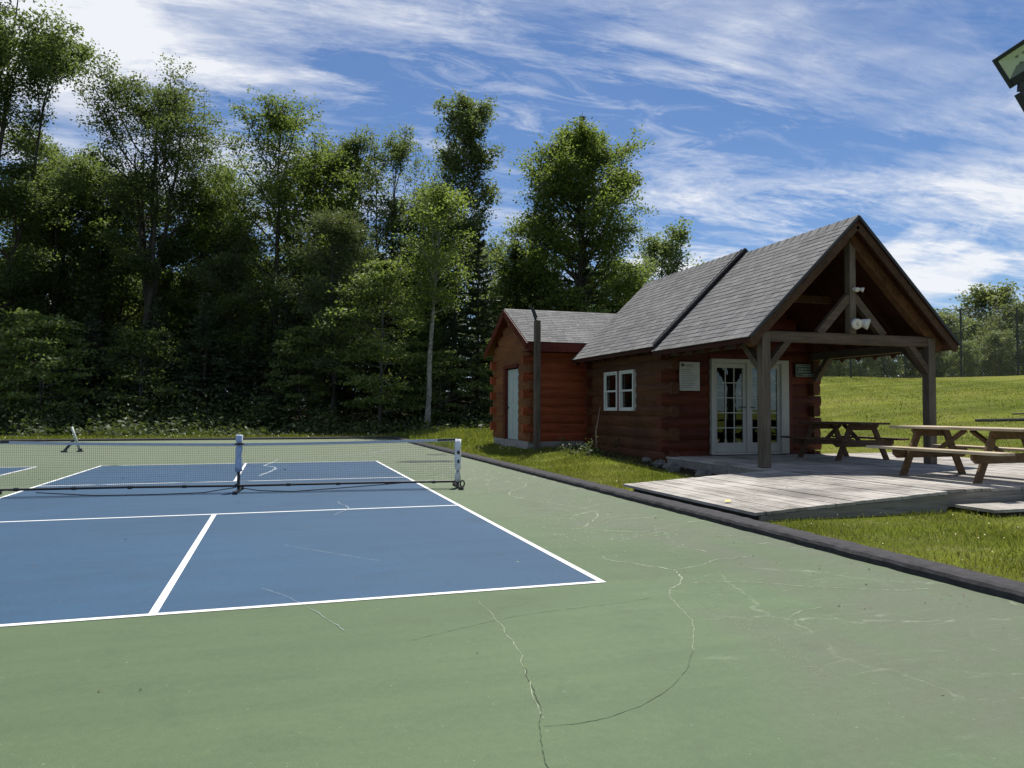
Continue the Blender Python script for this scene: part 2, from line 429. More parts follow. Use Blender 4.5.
cx_ = math_(nt, 'DIVIDE', sp.outputs[0], den); cy_ = math_(nt, 'DIVIDE', sp.outputs[1], den)
cb = node(nt, 'ShaderNodeCombineXYZ'); nt.links.new(cx_, cb.inputs[0]); nt.links.new(cy_, cb.inputs[1])
def cloud(scale, rot, loc, nscale, detail, rough, dist, lo, hi):
    mp = node(nt, 'ShaderNodeMapping'); mp.inputs['Scale'].default_value = scale
    mp.inputs['Rotation'].default_value = (0,0,rot); mp.inputs['Location'].default_value = loc
    nt.links.new(cb.outputs[0], mp.inputs[0])
    return ramp(nt, noise(nt, mp.outputs[0], nscale, detail, rough, dist), [(lo, 0), (hi, 1)])
c1 = cloud((.50, 1.5, 1), .34, (9.3, .7, 0), 1.2, 14, .68, .35, .47, .66)       # streaky cirrus
c2 = cloud((1.0, 2.2, 1), .05, (.3, 5.2, 0), 3.4, 14, .70, .8, .50, .74)      # fine wisps
c3 = cloud((.8, 1.1, 1), .34, (4.4, 9.1, 0), .62, 5, .55, .5, .40, .57)                # where they gather
veil = cloud((.7, 1.3, 1), .2, (2.0, 3.0, 0), .8, 8, .6, .6, .40, .75)
cf = math_(nt, 'ADD', math_(nt, 'MULTIPLY', c1, math_(nt, 'ADD', math_(nt, 'MULTIPLY', c3, 1.0), .16)), math_(nt, 'MULTIPLY', c2, math_(nt, 'ADD', math_(nt, 'MULTIPLY', c3, .4), .10)))
cf = math_(nt, 'ADD', cf, math_(nt, 'MULTIPLY', veil, .03))
# heaped cloud: a bank in the north-west and small heads near the horizon
pm = node(nt, 'ShaderNodeMapping'); pm.inputs['Scale'].default_value = (3.2, 3.2, 7.5); pm.inputs['Location'].default_value = (1.7, .4, 2.2)
nt.links.new(tc.outputs['Generated'], pm.inputs[0])
pn = noise(nt, pm.outputs[0], 1.5, 12, .56, .25)
def bank(px, py, size):
    d = (fw + rr*((px-512)/FPX) - uu*((py-384)/FPX)).normalized()
    vm = nt.nodes.new('ShaderNodeVectorMath'); vm.operation = 'DOT_PRODUCT'
    nt.links.new(tc.outputs['Generated'], vm.inputs[0]); vm.inputs[1].default_value = d
    return ramp(nt, vm.outputs['Value'], [(math.cos(size), 0), (1, 1)])
heap = ramp(nt, math_(nt, 'ADD', pn, math_(nt, 'MULTIPLY', bank(40, 60, .17), .32)), [(.62, 0), (.86, 1)])
heap2 = ramp(nt, math_(nt, 'ADD', pn, math_(nt, 'ADD', math_(nt, 'MULTIPLY', bank(925, 288, .10), .30), math_(nt, 'MULTIPLY', bank(700, 235, .12), .10))), [(.66, 0), (.78, 1)])
cf = math_(nt, 'ADD', cf, math_(nt, 'ADD', math_(nt, 'MULTIPLY', heap, .85), math_(nt, 'MULTIPLY', heap2, .8)))
cf = math_(nt, 'MINIMUM', cf, .94)
skyc = mixc(nt, 1, sky.outputs[0], (.72,.84,1.02), 'MULTIPLY')
hz = ramp(nt, sp.outputs[2], [(.0, .6), (.11, 0)])
skyc = mixc(nt, hz, skyc, (4.6, 6.0, 8.2))
col = mixc(nt, cf, skyc, (9.3, 9.5, 9.9))
nt.links.new(col, bg.inputs[0]); bg.inputs[1].default_value = .078

sun = bpy.data.lights.new('sun', 'SUN'); so = bpy.data.objects.new('sun', sun); COL.objects.link(so)
sun.energy = 5.0; sun.angle = math.radians(.53); sun.color = (1, .955, .89)
sdir = Vector((math.sin(SUN_AZ)*math.cos(SUN_EL), math.cos(SUN_AZ)*math.cos(SUN_EL), math.sin(SUN_EL)))
so.rotation_euler = sdir.to_track_quat('Z', 'Y').to_euler(); so.location = (0,0,60)
scene.view_settings.view_transform = 'Standard'; scene.view_settings.look = 'None'
scene.view_settings.gamma = 1; scene.view_settings.exposure = 0.34
scene.render.engine = 'CYCLES'
cy = scene.cycles
cy.max_bounces = 10; cy.diffuse_bounces = 6; cy.glossy_bounces = 3; cy.transmission_bounces = 6; cy.transparent_max_bounces = 8
cy.use_denoising = True; cy.caustics_reflective = False; cy.caustics_refractive = False
cy.sample_clamp_indirect = 6

# ------------------------------------------------------------------ ground, court
def ground():
    xs = np.unique(np.concatenate([np.array([-900,-500,-250,-140,-90]), np.arange(-64, -30, 3.4), np.arange(-30.5, 2.5, 1.65), [2.60, 2.63, 2.75], np.arange(3, 14, .4), np.arange(14, 70, 1.6), [80, 100, 140, 250, 500, 900]]))
    ys = np.unique(np.concatenate([[-900,-500,-250,-140,-80,-50,-30,-20,-14], np.arange(-10, 27.5, .5), [27.72, 27.75, 28], np.arange(28.5, 75, 1.6), [85, 100, 140, 250, 500, 900]]))
    X, Y = np.meshgrid(xs, ys); Z = H(X, Y)
    n, k = X.shape
    me = bpy.data.meshes.new('ground')
    idx = np.arange(n*k).reshape(n, k)
    f = np.stack([idx[:-1,:-1], idx[:-1,1:], idx[1:,1:], idx[1:,:-1]], -1).reshape(-1, 4)
    me.from_pydata(np.stack([X, Y, Z], -1).reshape(-1, 3).tolist(), [], f.tolist())
    o = link('ground', me, M['grass'], smooth=True); tag(o, kind='structure')
ground()

def sheet(name, mat, x0, y0, x1, y1, z, parent=None):
    b = MB(); b.add([(x0,y0,z),(x1,y0,z),(x1,y1,z),(x0,y1,z)], [(0,1,2,3)])
    o = b.build(name, mat, parent)
    if parent is None: tag(o, kind='structure')
    return o
pad = MB().box((-29.9,-29.9,-.3), (2.6,27.7,0)).build('court_pavement', M['green']); tag(pad, kind='structure')
sheet('blue_court', M['blue'], -6.096, 0, 0, 13.41, .002)
sheet('neighbour_blue_court', M['blue'], -13.5, .05, -7.4, 13.46, .002)
LW = .052
def lines(name, x0, y0, x1, y1, k1, k2):
    b = MB(); z = .004
    def q(a, c, d, e): b.add([(a,c,z),(d,c,z),(d,e,z),(a,e,z)], [(0,1,2,3)])
    cx = (x0+x1)/2
    q(x0, y0-LW, x1, y0); q(x0, y1, x1, y1+LW)
    q(x0-LW, y0-LW, x0, y1+LW); q(x1, y0-LW, x1+LW, y1+LW)
    q(x0, k1-LW/2, x1, k1+LW/2); q(x0, k2-LW/2, x1, k2+LW/2)
    q(cx-LW/2, y0, cx+LW/2, k1-LW/2); q(cx-LW/2, k2+LW/2, cx+LW/2, y1)
    o = b.build(name, M['line']); tag(o, kind='structure')
lines('court_lines', -6.09, 0, -.03, 13.43, 4.58, 8.86)
lines('neighbour_court_lines', -13.5, .05, -7.42, 13.46, 4.62, 8.9)

def ribbon(b, pts, w, z, rnd, jit=.03, step=.03):
    P = [Vector((x, y, 0)) for x, y in pts]
    # Catmull-Rom resample
    out = []
    for i in range(len(P)-1):
        a, p, q, c = P[max(i-1,0)], P[i], P[i+1], P[min(i+2,len(P)-1)]
        n = max(2, int((q-p).length/step))
        for k in range(n):
            t = k/n
            out.append(.5*((2*p)+(q-a)*t+(2*a-5*p+4*q-c)*t*t+(3*p-a-3*q+c)*t*t*t))
    out.append(P[-1])
    dx = 0
    pr = None
    for i in range(len(out)-1):
        d = (out[i+1]-out[i]); 
        if d.length < 1e-5: continue
        d.normalize(); s = Vector((-d.y, d.x, 0))
        dx = dx*.8 + rnd.uniform(-jit, jit)*.6
        ww = w*rnd.uniform(.18, .8)
        c = out[i] + s*dx
        cur = (c - s*ww/2, c + s*ww/2)
        if pr and rnd.random() > .03:
            b.add([(v.x, v.y, z) for v in (pr[0], pr[1], cur[1], cur[0])], [(0,3,2,1)])
        pr = cur
def scatter(b, pts, w, z, rnd, n, size):
    for _ in range(n):
        i = rnd.randrange(len(pts)-1); t = rnd.random(); p = Vector((*pts[i],0)).lerp(Vector((*pts[i+1],0)), t)
        p += Vector((rnd.gauss(0,w), rnd.gauss(0,w), 0)); r = size*rnd.uniform(.3,1.4); zz = z+rnd.uniform(-.0008,.0008); a = rnd.uniform(0,6.28); k = rnd.uniform(.3,.8)
        b.add([(p.x+r*math.cos(a+q)*(1 if j%2 else k), p.y+r*math.sin(a+q)*(1 if j%2 else k), zz) for j, q in enumerate((0,1.57,3.14,4.71))], [(0,1,2,3)])
rnd = random.Random(3)
bp_, bd_, bw_ = MB(), MB(), MB()
ribbon(bp_, [(-1.02,-.29),(-1.05,-.86),(-1.09,-1.33),(-1.19,-1.82),(-1.27,-2.21)], .0075, .0016, rnd, .012)
ribbon(bd_, [(-1.14,-1.60),(-1.19,-1.82),(-1.27,-2.21),(-1.39,-2.6),(-1.42,-3.1)], .0085, .0034, rnd, .012)
ribbon(bd_, [(-1.28,-2.27),(-1.08,-2.28),(-.8,-2.19),(-.48,-1.97),(-.18,-1.61)], .006, .0016, rnd, .008)
ribbon(bp_, [(-.18,-1.61),(.1,-1.1),(.23,-.64),(.38,-.35)], .008, .0016, rnd, .01)
ribbon(bp_, [(.38,-.35),(.58,-.13),(.71,.19),(.6,.4),(.49,.58),(.3,.8)], .03, .0016, rnd, .02)
ribbon(bp_, [(.71,.19),(1.01,.26),(1.31,.43),(1.7,.5)], .02, .0016, rnd, .02)
ribbon(bp_, [(.54,-.22),(.99,-.32),(1.34,-.56),(1.88,-.85),(2.2,-.9)], .018, .0016, rnd, .015)
ribbon(bp_, [(.73,-1.22),(.88,-1.13),(1.11,-1.09)], .014, .0016, rnd, .012)
ribbon(bw_, [(-2.42,.48),(-2.17,0),(-1.94,-.73)], .006, .0055, rnd, .012)
ribbon(bw_, [(-2.25,2.22),(-1.87,1.7),(-1.49,1.22)], .008, .0034, rnd, .012)
ribbon(bw_, [(-2.68,9.9),(-2.38,11.82),(-2.62,12.6),(-2.46,13.4),(-2.22,14.82),(-1.2,15.6),(0,16.5),(1.2,19)], .09, .0034, rnd, .03, .2)
ribbon(bw_, [(-1.66,4.12),(-1.45,4.72),(-1.53,5.4)], .02, .0055, rnd, .02)
ribbon(bp_, [(.9,2.4),(1.5,3.6),(1.0,5.5),(1.8,7.2),(1.3,9.5)], .03, .0016, rnd, .03, .1)
ribbon(bp_, [(.25,3.4),(1.1,2.9),(1.9,3.1),(2.3,2.6)], .02, .0016, rnd, .03, .1)
ribbon(bp_, [(.5,5.8),(1.3,6.4),(2.2,6.1)], .03, .0016, rnd, .03, .1)
ribbon(bp_, [(.9,1.5),(1.6,1.9),(2.1,1.7)], .015, .0016, rnd, .03, .1)
ribbon(bd_, [(-1.6,-1.0),(-.9,-.72),(-.2,-.62),(.15,-.55)], .005, .0016, rnd, .006)
scatter(bp_, [(.38,-.82),(.39,-1.19),(.32,-1.67),(.21,-2.18)], .035, .0016, rnd, 300, .0045)
scatter(bp_, [(.6,-.6),(1.2,-.7),(2.0,-1.1)], .35, .0016, rnd, 110, .006)
scatter(bp_, [(.5,1),(1.3,3.2),(1.6,7)], .5, .0016, rnd, 500, .016)
scatter(bp_, [(1.3,7),(1.2,12),(.6,20)], .7, .0016, rnd, 500, .05)
for _ in range(70):
    x, y = rnd.uniform(.25,2.3), rnd.uniform(.6,11)*1.0; a = rnd.gauss(0,.5); L = rnd.uniform(.2,.9)
    ribbon(bp_, [(x,y),(x+L*.5*math.cos(a),y+L*.5*math.sin(a)+rnd.uniform(-.06,.06)),(x+L*math.cos(a),y+L*math.sin(a))], rnd.uniform(.008,.03)*(1+y*.08), .0016, rnd, .02, .06)
tag(bp_.build('pale_court_cracks', M['crack']), kind='structure')
tag(bw_.build('whitish_court_cracks', M['crackblue']), kind='structure')
tag(bd_.build('dark_court_cracks', M['crackdark']), kind='structure')
b = MB()   # flat dark patches with uneven outlines beyond the net
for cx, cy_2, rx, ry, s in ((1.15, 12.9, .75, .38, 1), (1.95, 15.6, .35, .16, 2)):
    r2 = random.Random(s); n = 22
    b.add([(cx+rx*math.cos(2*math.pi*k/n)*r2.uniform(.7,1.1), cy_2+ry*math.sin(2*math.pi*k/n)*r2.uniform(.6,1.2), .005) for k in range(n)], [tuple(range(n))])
tag(b.build('dark_court_patch', M['darkpatch']), kind='structure')

# asphalt kerb (a rolled berm), side run and far run
kp = [(-.155,-.06),(-.152,.045),(-.135,.072),(-.10,.083),(.0,.088),(.08,.087),(.12,.075),(.145,.03),(.15,-.06)]
b = MB()
r2 = random.Random(5)
def wavy(p, q, n):
    p, q = Vector(p), Vector(q); d = (q-p).normalized(); s = d.cross(Vector((0,0,1)))
    st = [p+(q-p)*(i/n)+s*r2.uniform(-.012,.012) for i in range(n+1)]
    vs = []; fs = []; k = len(kp)
    for c in st:
        hz = r2.uniform(.97, 1.03)
        vs += [c + s*(a+r2.uniform(-.003,.003)) + Vector((0,0,1))*(z*hz+r2.uniform(-.002,.002)) for a, z in kp]
    for i in range(n):
        fs += [(i*k+j, i*k+j+1, (i+1)*k+j+1, (i+1)*k+j) for j in range(k-1)]
    fs += [tuple(range(k)), tuple(n*k+j for j in range(k))[::-1]]
    b.add(vs, fs)
wavy((2.60,-30,0), (2.60,-4,0), 40); wavy((2.60,-3.99,0), (2.60,27.6,0), 260)
wavy((2.76,27.74,0), (-30,27.74,0), 60)
ko = b.build('kerb', M['asphalt']); tag(ko, kind='structure')

# ------------------------------------------------------------------ grass
def blades(name, rects, rng, kind='stuff', mat=None):
    out = []
    for (x0, y0, x1, y1, dens, hh, ww) in rects:
        n = int((x1-x0)*(y1-y0)*dens)
        x = rng.uniform(x0, x1, n); y = rng.uniform(y0, y1, n)
        cl = np.sin(x*2.3+y*1.1)*np.sin(y*2.9-x*.7)*.5+.5
        keep = rng.random(n) < .45+.55*cl
        keep &= ~((x > 2.72) & (x < 5.6) & (y > 1.95) & (y < 5.32))             # ramp
        keep &= ~((x > 4.6) & (x < 12.2) & (y > 2.05) & (y < 9))               # deck
        keep &= ~((x > 5.5) & (x < 9.7) & (y > 8.8) & (y < 13.3))              # cabin
        keep &= ~((x > 4.9) & (x < 5.8) & (y > 5.2) & (y < 13.4) & (rng.random(n) < .75))   # bare strip below the eave
        keep &= ~((x > 4.05) & (y > 13.85) & (y < 17.5) & (x < 9))             # shed
        x, y, cl = x[keep], y[keep], cl[keep]; n = len(x)
        z = H(x, y) - .01
        h = hh*rng.uniform(.45, 1.25, n)*(.65+.6*cl); wd = ww*rng.uniform(.6, 1.3, n)
        a = rng.uniform(0, 2*np.pi, n); l = rng.uniform(.15, .85, n)*h; la = rng.uniform(0, 2*np.pi, n)
        p = np.stack([x, y, z], -1); s = np.stack([np.cos(a), np.sin(a), 0*a], -1)*wd[:,None]/2
        mid = p + np.stack([np.cos(la)*l*.35, np.sin(la)*l*.35, h*.6], -1)
        tip = p + np.stack([np.cos(la)*l, np.sin(la)*l, h], -1)
        out.append(np.stack([p-s, p+s, mid+s*.7, tip, mid-s*.7], 1).reshape(-1, 3))
    o = np_mesh(name, np.concatenate(out), 5, mat or M['blade']); tag(o, kind=kind)
    return o
rng = np.random.default_rng(4)
blades('lawn_grass', [(2.76,-3.2,5.2,2.0,1900,.06,.006),(5.2,-2.5,11,2.0,800,.06,.008),(2.76,5.1,5.6,14,1100,.08,.009),(2.8,14,4.2,20,700,.10,.012),(2.8,17.4,9,27,160,.16,.02)], rng)
blades('verge_grass', [(-26,27.9,10,30.6,300,.15,.02),(2.76,20,6,30,120,.22,.024)], rng)
blades('meadow_grass', [(9.8,4,17,20,240,.045,.012),(13,4,34,36,62,.07,.03)], rng)
M['straw'] = mat_leaf('dry_grass_straw', (.20,.165,.075), (.36,.30,.15), .3, .7)
def dry():
    blades('dry_grass', [(2.74,-3.2,3.4,2.0,420,.05,.006),(3.4,-2.6,9,1.9,110,.05,.007),(2.74,5.2,3.2,20,260,.05,.008),(3.2,5.4,5.4,14,70,.06,.009)], np.random.default_rng(8), mat=M['straw'])
dry()
def litter():
    rg = np.random.default_rng(12); out = []
    for x0, y0, x1, y1, n, sz in ((-5,-4,2.4,8,120,.011),(1.9,-3,2.43,12,120,.012),(-8,8,2.4,27,120,.03),(1.2,-2.2,2.3,.5,25,.012),(2.9,2.1,5.5,5.2,40,.012)):
        x = rg.uniform(x0, x1, n); y = rg.uniform(y0, y1, n)
        z = np.where(x > 2.7, .140+(x-2.77)*.0566+.006, .007)
        c = np.stack([x, y, z], -1); a = rg.uniform(0, 6.28, n); s1 = sz*rg.uniform(.3, 1.2, n)
        d1 = np.stack([np.cos(a)*s1, np.sin(a)*s1, rg.uniform(0,.3,n)*s1], -1); d2 = np.stack([-np.sin(a)*s1*.45, np.cos(a)*s1*.45, rg.uniform(0,.4,n)*s1], -1)
        out.append(np.stack([c-d1, c-d2, c+d1, c+d2], 1).reshape(-1,3))
    tag(np_mesh('leaf_litter', np.concatenate(out), 4, M['litter']), kind='stuff')
M['litter'] = mat_simple('brown_leaf_scraps', (.14,.10,.05), .8, .6, 3, bumps=0)
litter()
def flowers():
    out = []
    for x0, y0, x1, y1, n, s in ((2.85,-2.6,8,1.9,420,.007),(2.85,5.2,5.2,13,110,.009),(-20,28,8,30.4,260,.03),(2.9,13,4.4,26,140,.016)):
        x = rng.uniform(x0, x1, n); y = rng.uniform(y0, y1, n); z = H(x, y) + rng.uniform(.03, .09, n)*(s/.012)**.6
        c = np.stack([x, y, z], -1)
        d1 = rng.normal(0, 1, (n,3)); d1 /= np.linalg.norm(d1, axis=1)[:,None]
        d2 = np.cross(d1, rng.normal(0, 1, (n,3))); d2 /= np.linalg.norm(d2, axis=1)[:,None]
        out.append(np.stack([c-d1*s, c-d2*s, c+d1*s, c+d2*s], 1).reshape(-1,3))
    tag(np_mesh('clover_flowers', np.concatenate(out), 4, M['flower']), kind='stuff')
flowers()

# ------------------------------------------------------------------ pieces shared by the buildings
def log_profile(h, depth=.17, bulge=.026):
    """outer face bulges, inner face flat; side +a is outward"""
    pr = [(-depth, 0), (-depth, h)]
    n = 6
    for k in range(n+1):
        t = math.pi*k/n
        pr.append((bulge*math.sin(t)*1.0 - .01, h - h*(k/n)))
    return pr
def log_wall(b, axis, fixed, out, s0, s1, z0, z1, h, openings=(), even_ext=0, odd_ext=0, clip=None, ends=(1,1)):
    """courses of half-round logs. axis 'x' or 'y' is the running direction; out=+-1 the outward side;
    openings: (a, b, zlow, zhigh); clip(z)->(lo,hi) for gables"""
    n = int(round((z1-z0)/h)); h = (z1-z0)/n
    lr = random.Random(int(fixed*97)); wob = [0]+[lr.uniform(-.013, .013) for _ in range(n-1)]+[0]; h0 = h
    for i in range(n):
        za = z0+i*h0+wob[i]; h = h0+wob[i+1]-wob[i]; zc = za+h/2
        ext = even_ext if i % 2 == 0 else odd_ext
        a, c = s0-ext*ends[0], s1+ext*ends[1]
        if clip:
            lo, hi = clip(zc)
            a, c = max(s0, lo), min(s1, hi)
            if c-a < .05: continue
        spans = [(a, c)]
        for (oa, ob, ol, oh) in openings:
            if za+h*.5 > ol and za+h*.5 < oh:
                ns = []
                for p, q in spans:
                    if ob <= p or oa >= q: ns.append((p, q)); continue
                    if oa > p: ns.append((p, oa))
                    if ob < q: ns.append((ob, q))
                spans = ns
        for p, q in spans:
            pr = log_profile(h-.0012)
            if axis == 'x':   # sweep so that profile side points along 'out' (in y)
                A, B = (p, fixed, za), (q, fixed, za)
                if out > 0: A, B = B, A      # side = d x up ; d=+x -> side=-y
            else:
                A, B = (fixed, p, za), (fixed, q, za)
                if out < 0: A, B = B, A      # d=+y -> side=+x
            b.extrude(pr, A, B)

def roof_courses(b, eave, ridge, y0, y1, axis='y', expo=.135, tabw=.24, rnd=random.Random(1)):
    """shingle tabs: each course lies on the one below, each tab its own island with a random drop"""
    E, R = Vector(eave), Vector(ridge)      # points in the cross-section plane
    d = (R-E); L = d.length; d.normalize()
    n = int(L/expo)+1
    run = Vector((0,1,0)) if axis == 'y' else Vector((1,0,0))
    up = d.cross(run).normalized()
    if up.z < 0: up = -up
    for i in range(n):
        a0 = i*expo; a1 = min(L, a0+expo*1.04)
        if a1-a0 < .03: continue
        t = y0 - rnd.uniform(0, tabw)
        while t < y1:
            wd = tabw*rnd.choice((.55, .8, 1, 1, 1.25)); p, q = max(y0, t), min(y1, t+wd)
            t += wd
            if q-p < .02: continue
            lo = a0 - (rnd.choice((0, 0, .012)) if i else 0); th = .009 + rnd.uniform(0, .004)
            v = [E+d*lo+up*th, E+d*lo+up*th, E+d*a1+up*.003, E+d*a1+up*.004]
            g = .003
            P = [v[0]+run*(p+g), v[1]+run*(q-g), v[2]+run*(q-g), v[3]+run*(p+g)]
            lowp_ = [E+d*lo+run*(p+g)-up*.002, E+d*lo+run*(q-g)-up*.002]
            b.add(P+lowp_, [(0,1,2,3),(4,5,1,0)])

# ------------------------------------------------------------------ log cabin
CX = 7.48
WX0, WX1, WY0, WY1 = 5.63, 9.42, 8.95, 13.15
DZ = .30                      # porch floor level
cab = empty('log_cabin', (CX, 11.0, .1), 'red brown log cabin with a steep grey shingle roof and an open timber porch', 'cabin')
lh = .25
wz0, wz1 = .14, 2.89
WIN = (10.43, 12.10, 1.27, 2.24)
b = MB(); log_wall(b, 'y', WX0, -1, WY0, WY1, wz0, wz1, lh, [WIN], .17, .0)
sw = b.build('side_wall', M['logy']); under(cab, sw)
b = MB(); log_wall(b, 'y', WX1, 1, WY0, WY1, wz0, wz1, lh, (), .17, .0)
sw = b.build('side_wall', M['logy']); under(cab, sw)
DX0, DX1, DZ0, DZ1 = 6.66, 8.66, .36, 2.42
def gable(z): 
    hw = (4.66-z)/.97; return (CX-hw, CX+hw)
gz = wz0+lh*11
b = MB()
log_wall(b, 'x', WY0, -1, WX0, WX1, wz0, gz, lh, [(DX0-.02, DX1+.12, 0, DZ1+.05)], .0, .17)
log_wall(b, 'x', WY0, -1, WX0+.1, WX1-.1, gz, 4.6, lh, (), 0, 0, gable)
under(cab, b.build('front_wall', M['logx']))
b = MB()
log_wall(b, 'x', WY1, 1, WX0, WX1, wz0, gz, lh, (), .0, .17)
log_wall(b, 'x', WY1, 1, WX0+.1, WX1-.1, gz, 4.6, lh, (), 0, 0, gable)
under(cab, b.build('rear_wall', M['logx']))
b = MB(); b.box((WX0+.25, WY0+.25, .10), (WX1-.25, WY1-.25, .335)); under(cab, b.build('floor', M['oldtimber']))
b = MB(); b.box((WX0+.05, WY0-.02, -.1), (WX1-.05, WY1+.02, .139)); under(cab, b.build('foundation', M['concrete']))
# roofs (part with sub-parts)
def slab(y0, y1, a, zr, ze, th=.11):
    b = MB()
    E = Vector((CX-a, 0, ze)); R = Vector((CX, 0, zr)); E2 = Vector((CX+a, 0, ze))
    pr = [E, R, E2, E2-Vector((0,0,th)), R-Vector((0,0,th*1.25)), E-Vector((0,0,th))]
    vs = [p+Vector((0,y,0)) for y in (y0, y1) for p in pr]
    b.add(vs, [(0,1,7,6),(1,2,8,7),(2,3,9,8),(3,4,10,9),(4,5,11,10),(5,0,6,11),(0,5,4,1),(1,4,3,2),(6,7,10,11),(7,8,9,10)])
    return b
RF = (5.46, 8.86, 2.27, 4.74, 2.545); RR = (8.84, 13.45, 2.23, 4.83, 2.655)
roof = None
for (y0, y1, a, zr, ze) in (RF, RR):
    rb = slab(y0, y1, a, zr, ze)
    ro = rb.build('roof', M['soffit']); under(cab, ro)
    sb = MB(); rn = random.Random(int(y0*10))
    roof_courses(sb, (CX-a-.03, 0, ze-.02), (CX, 0, zr+.012), y0-.02, y1, rnd=rn)
    roof_courses(sb, (CX+a+.03, 0, ze-.02), (CX, 0, zr+.012), y0-.02, y1, rnd=rn)
    so_ = sb.build('shingles', M['shingle'], ro)
    rcap = MB(); yy = y0-.02
    while yy < y1-.05:
        y2 = min(y1, yy+.24)
        rcap.add([(CX-.13,yy,zr-.10),(CX,yy,zr+.045),(CX+.13,yy,zr-.10),(CX-.13,y2+.02,zr-.112),(CX,y2+.02,zr+.030),(CX+.13,y2+.02,zr-.112)], [(0,1,4,3),(1,2,5,4)])
        yy = y2
    rcap.build('ridge_cap', M['shingle'], ro)
    if y0 > 6: roof_rear = ro
    else: roof_front = ro
# black flashing at the roof step and drip edge on the front rake
a, zr, ze = RR[2], RR[3], RR[4]
for s in (-1, 1):
    b = MB().beam((CX+s*(a+.04), RR[0]-.03, ze-.012), (CX, RR[0]-.03, zr+.040), .03, .05)
    b.build('flashing', M['flash'], roof_rear)
    b = MB().beam((CX+s*(a+.0), RR[0]+.10, ze+.04), (CX, RR[0]+.10, zr+.055), .016, .016)
    b.build('edge_cable', M['flash'], roof_rear)
a, zr, ze = RF[2], RF[3], RF[4]
for s in (-1, 1):
    b = MB().beam((CX+s*(a+.02), RF[0]-.022, ze-.02), (CX, RF[0]-.022, zr+.01), .03, .05); b.build('drip_edge', M['flash'], roof_front)
    b = MB().beam((CX+s*(a-.03), RF[0]+.015, ze-.115), (CX, RF[0]+.015, zr-.145), .035, .12); b.build('barge_board', M['barge'], roof_front)
# rafter tails under both eaves
for s in (-1, 1):
    for yy in np.arange(5.95, 8.7, .48):
        b = MB().beam((CX+s*(a-.04), yy, ze-.14), (CX+s*.25, yy, zr-.40), .05, .12); under(cab, b.build('rafter', M['soffit']))
    for yy in np.arange(9.2, 13.3, .58):
        b = MB().beam((CX+s*(RR[2]-.04), yy, RR[4]-.14), (CX+s*1.6, yy, RR[4]+.48), .05, .11); under(cab, b.build('rafter', M['soffit']))
# porch frame
PY = 5.75; PL, PR = 5.69, 9.35; KX = 7.555
for x in (PL, PR):
    bb = MB().box((x-.085, PY-.085, DZ), (x+.085, PY+.085, 2.66))
    under(cab, bb.build('porch_post', M['timber'], bevel=.012))
bb = MB().box((PL+.02, PY-.075, 2.49), (PR+.02, PY+.075, 2.675)); under(cab, bb.build('cross_beam', M['timberx'], bevel=.01))
for x in (PL, PR):
    bb = MB().box((x-.085, PY+.10, 2.44), (x+.085, WY0-.06, 2.60)); under(cab, bb.build('side_beam', M['timberx']))
bb = MB().box((KX-.07, PY-.07, 2.676), (KX+.07, PY+.07, 4.42)); under(cab, bb.build('king_post', M['timber'], bevel=.01))
for s in (-1, 1):
    bb = MB().beam((KX+s*.72, PY, 2.665), (KX+s*.05, PY, 3.36), .10, .14); under(cab, bb.build('strut', M['timberx']))
    bb = MB().beam((CX+s*2.1, PY, 2.45), (CX+s*.02, PY, 4.46), .15, .18); under(cab, bb.build('principal_rafter', M['rafter']))
for (p, q) in (((PL+.05,PY,2.02),(PL+.50,PY,2.53)), ((PR-.05,PY,2.02),(PR-.50,PY,2.53)),
               ((PL,PY+.06,2.02),(PL,PY+.55,2.50)), ((PR,PY+.06,2.02),(PR,PY+.55,2.50)),
               ((PR,WY0-.12,1.98),(PR,WY0-.60,2.50)),):
    bb = MB().beam(p, q, .11, .13, (1,0,0) if abs(p[0]-q[0]) < .01 else (0,1,0)); under(cab, bb.build('knee_brace', M['timberx']))
bb = MB().box((CX-1.05, 7.35, 3.50), (CX+1.05, 7.47, 3.64)); under(cab, bb.build('collar_tie', M['rafter']))
bb = MB().box((CX-.07, PY+.1, 4.27), (CX+.07, WY0-.06, 4.45)); under(cab, bb.build('ridge_beam', M['rafter']))
# windows: two double-hung units
for y0 in (WIN[0]+.02, WIN[0]+.90):
    y1 = y0+.75; z0, z1 = WIN[2]+.0, WIN[3]-.0
    x = WX0-.075
    f = MB(); t = .05
    f.box((x,y0,z0), (x+.12,y0+t,z1)); f.box((x,y1-t,z0), (x+.12,y1,z1)); f.box((x,y0+t,z1-t), (x+.12,y1-t,z1)); f.box((x-.02,y0+t,z0), (x+.12,y1-t,z0+t))
    wo_ = f.build('window', M['whitepaint'], bevel=.004); under(cab, wo_)
    zm = (z0+z1)/2; s = MB(); u = .032
    for (za, zb, xo) in ((zm-.02, z1-t, .02), (z0+t, zm+.025, .05)):
        X = x+xo
        s.box((X,y0+t,za), (X+.03,y0+t+u,zb)); s.box((X,y1-t-u,za), (X+.03,y1-t,zb)); s.box((X,y0+t+u,zb-u), (X+.03,y1-t-u,zb)); s.box((X,y0+t+u,za), (X+.03,y1-t-u,za+u))
    s.build('sash', M['whitepaint'], wo_)
    g = MB(); g.box((x+.066,y0+t,z0+t), (x+.070,y1-t,z1-t)); g.build('pane', M['glass'], wo_)
b = MB().box((WX0-.05, WIN[0]+.775, WIN[2]), (WX0+.05, WIN[0]+.895, WIN[3])); under(cab, b.build('window_mullion', M['redtrim']))
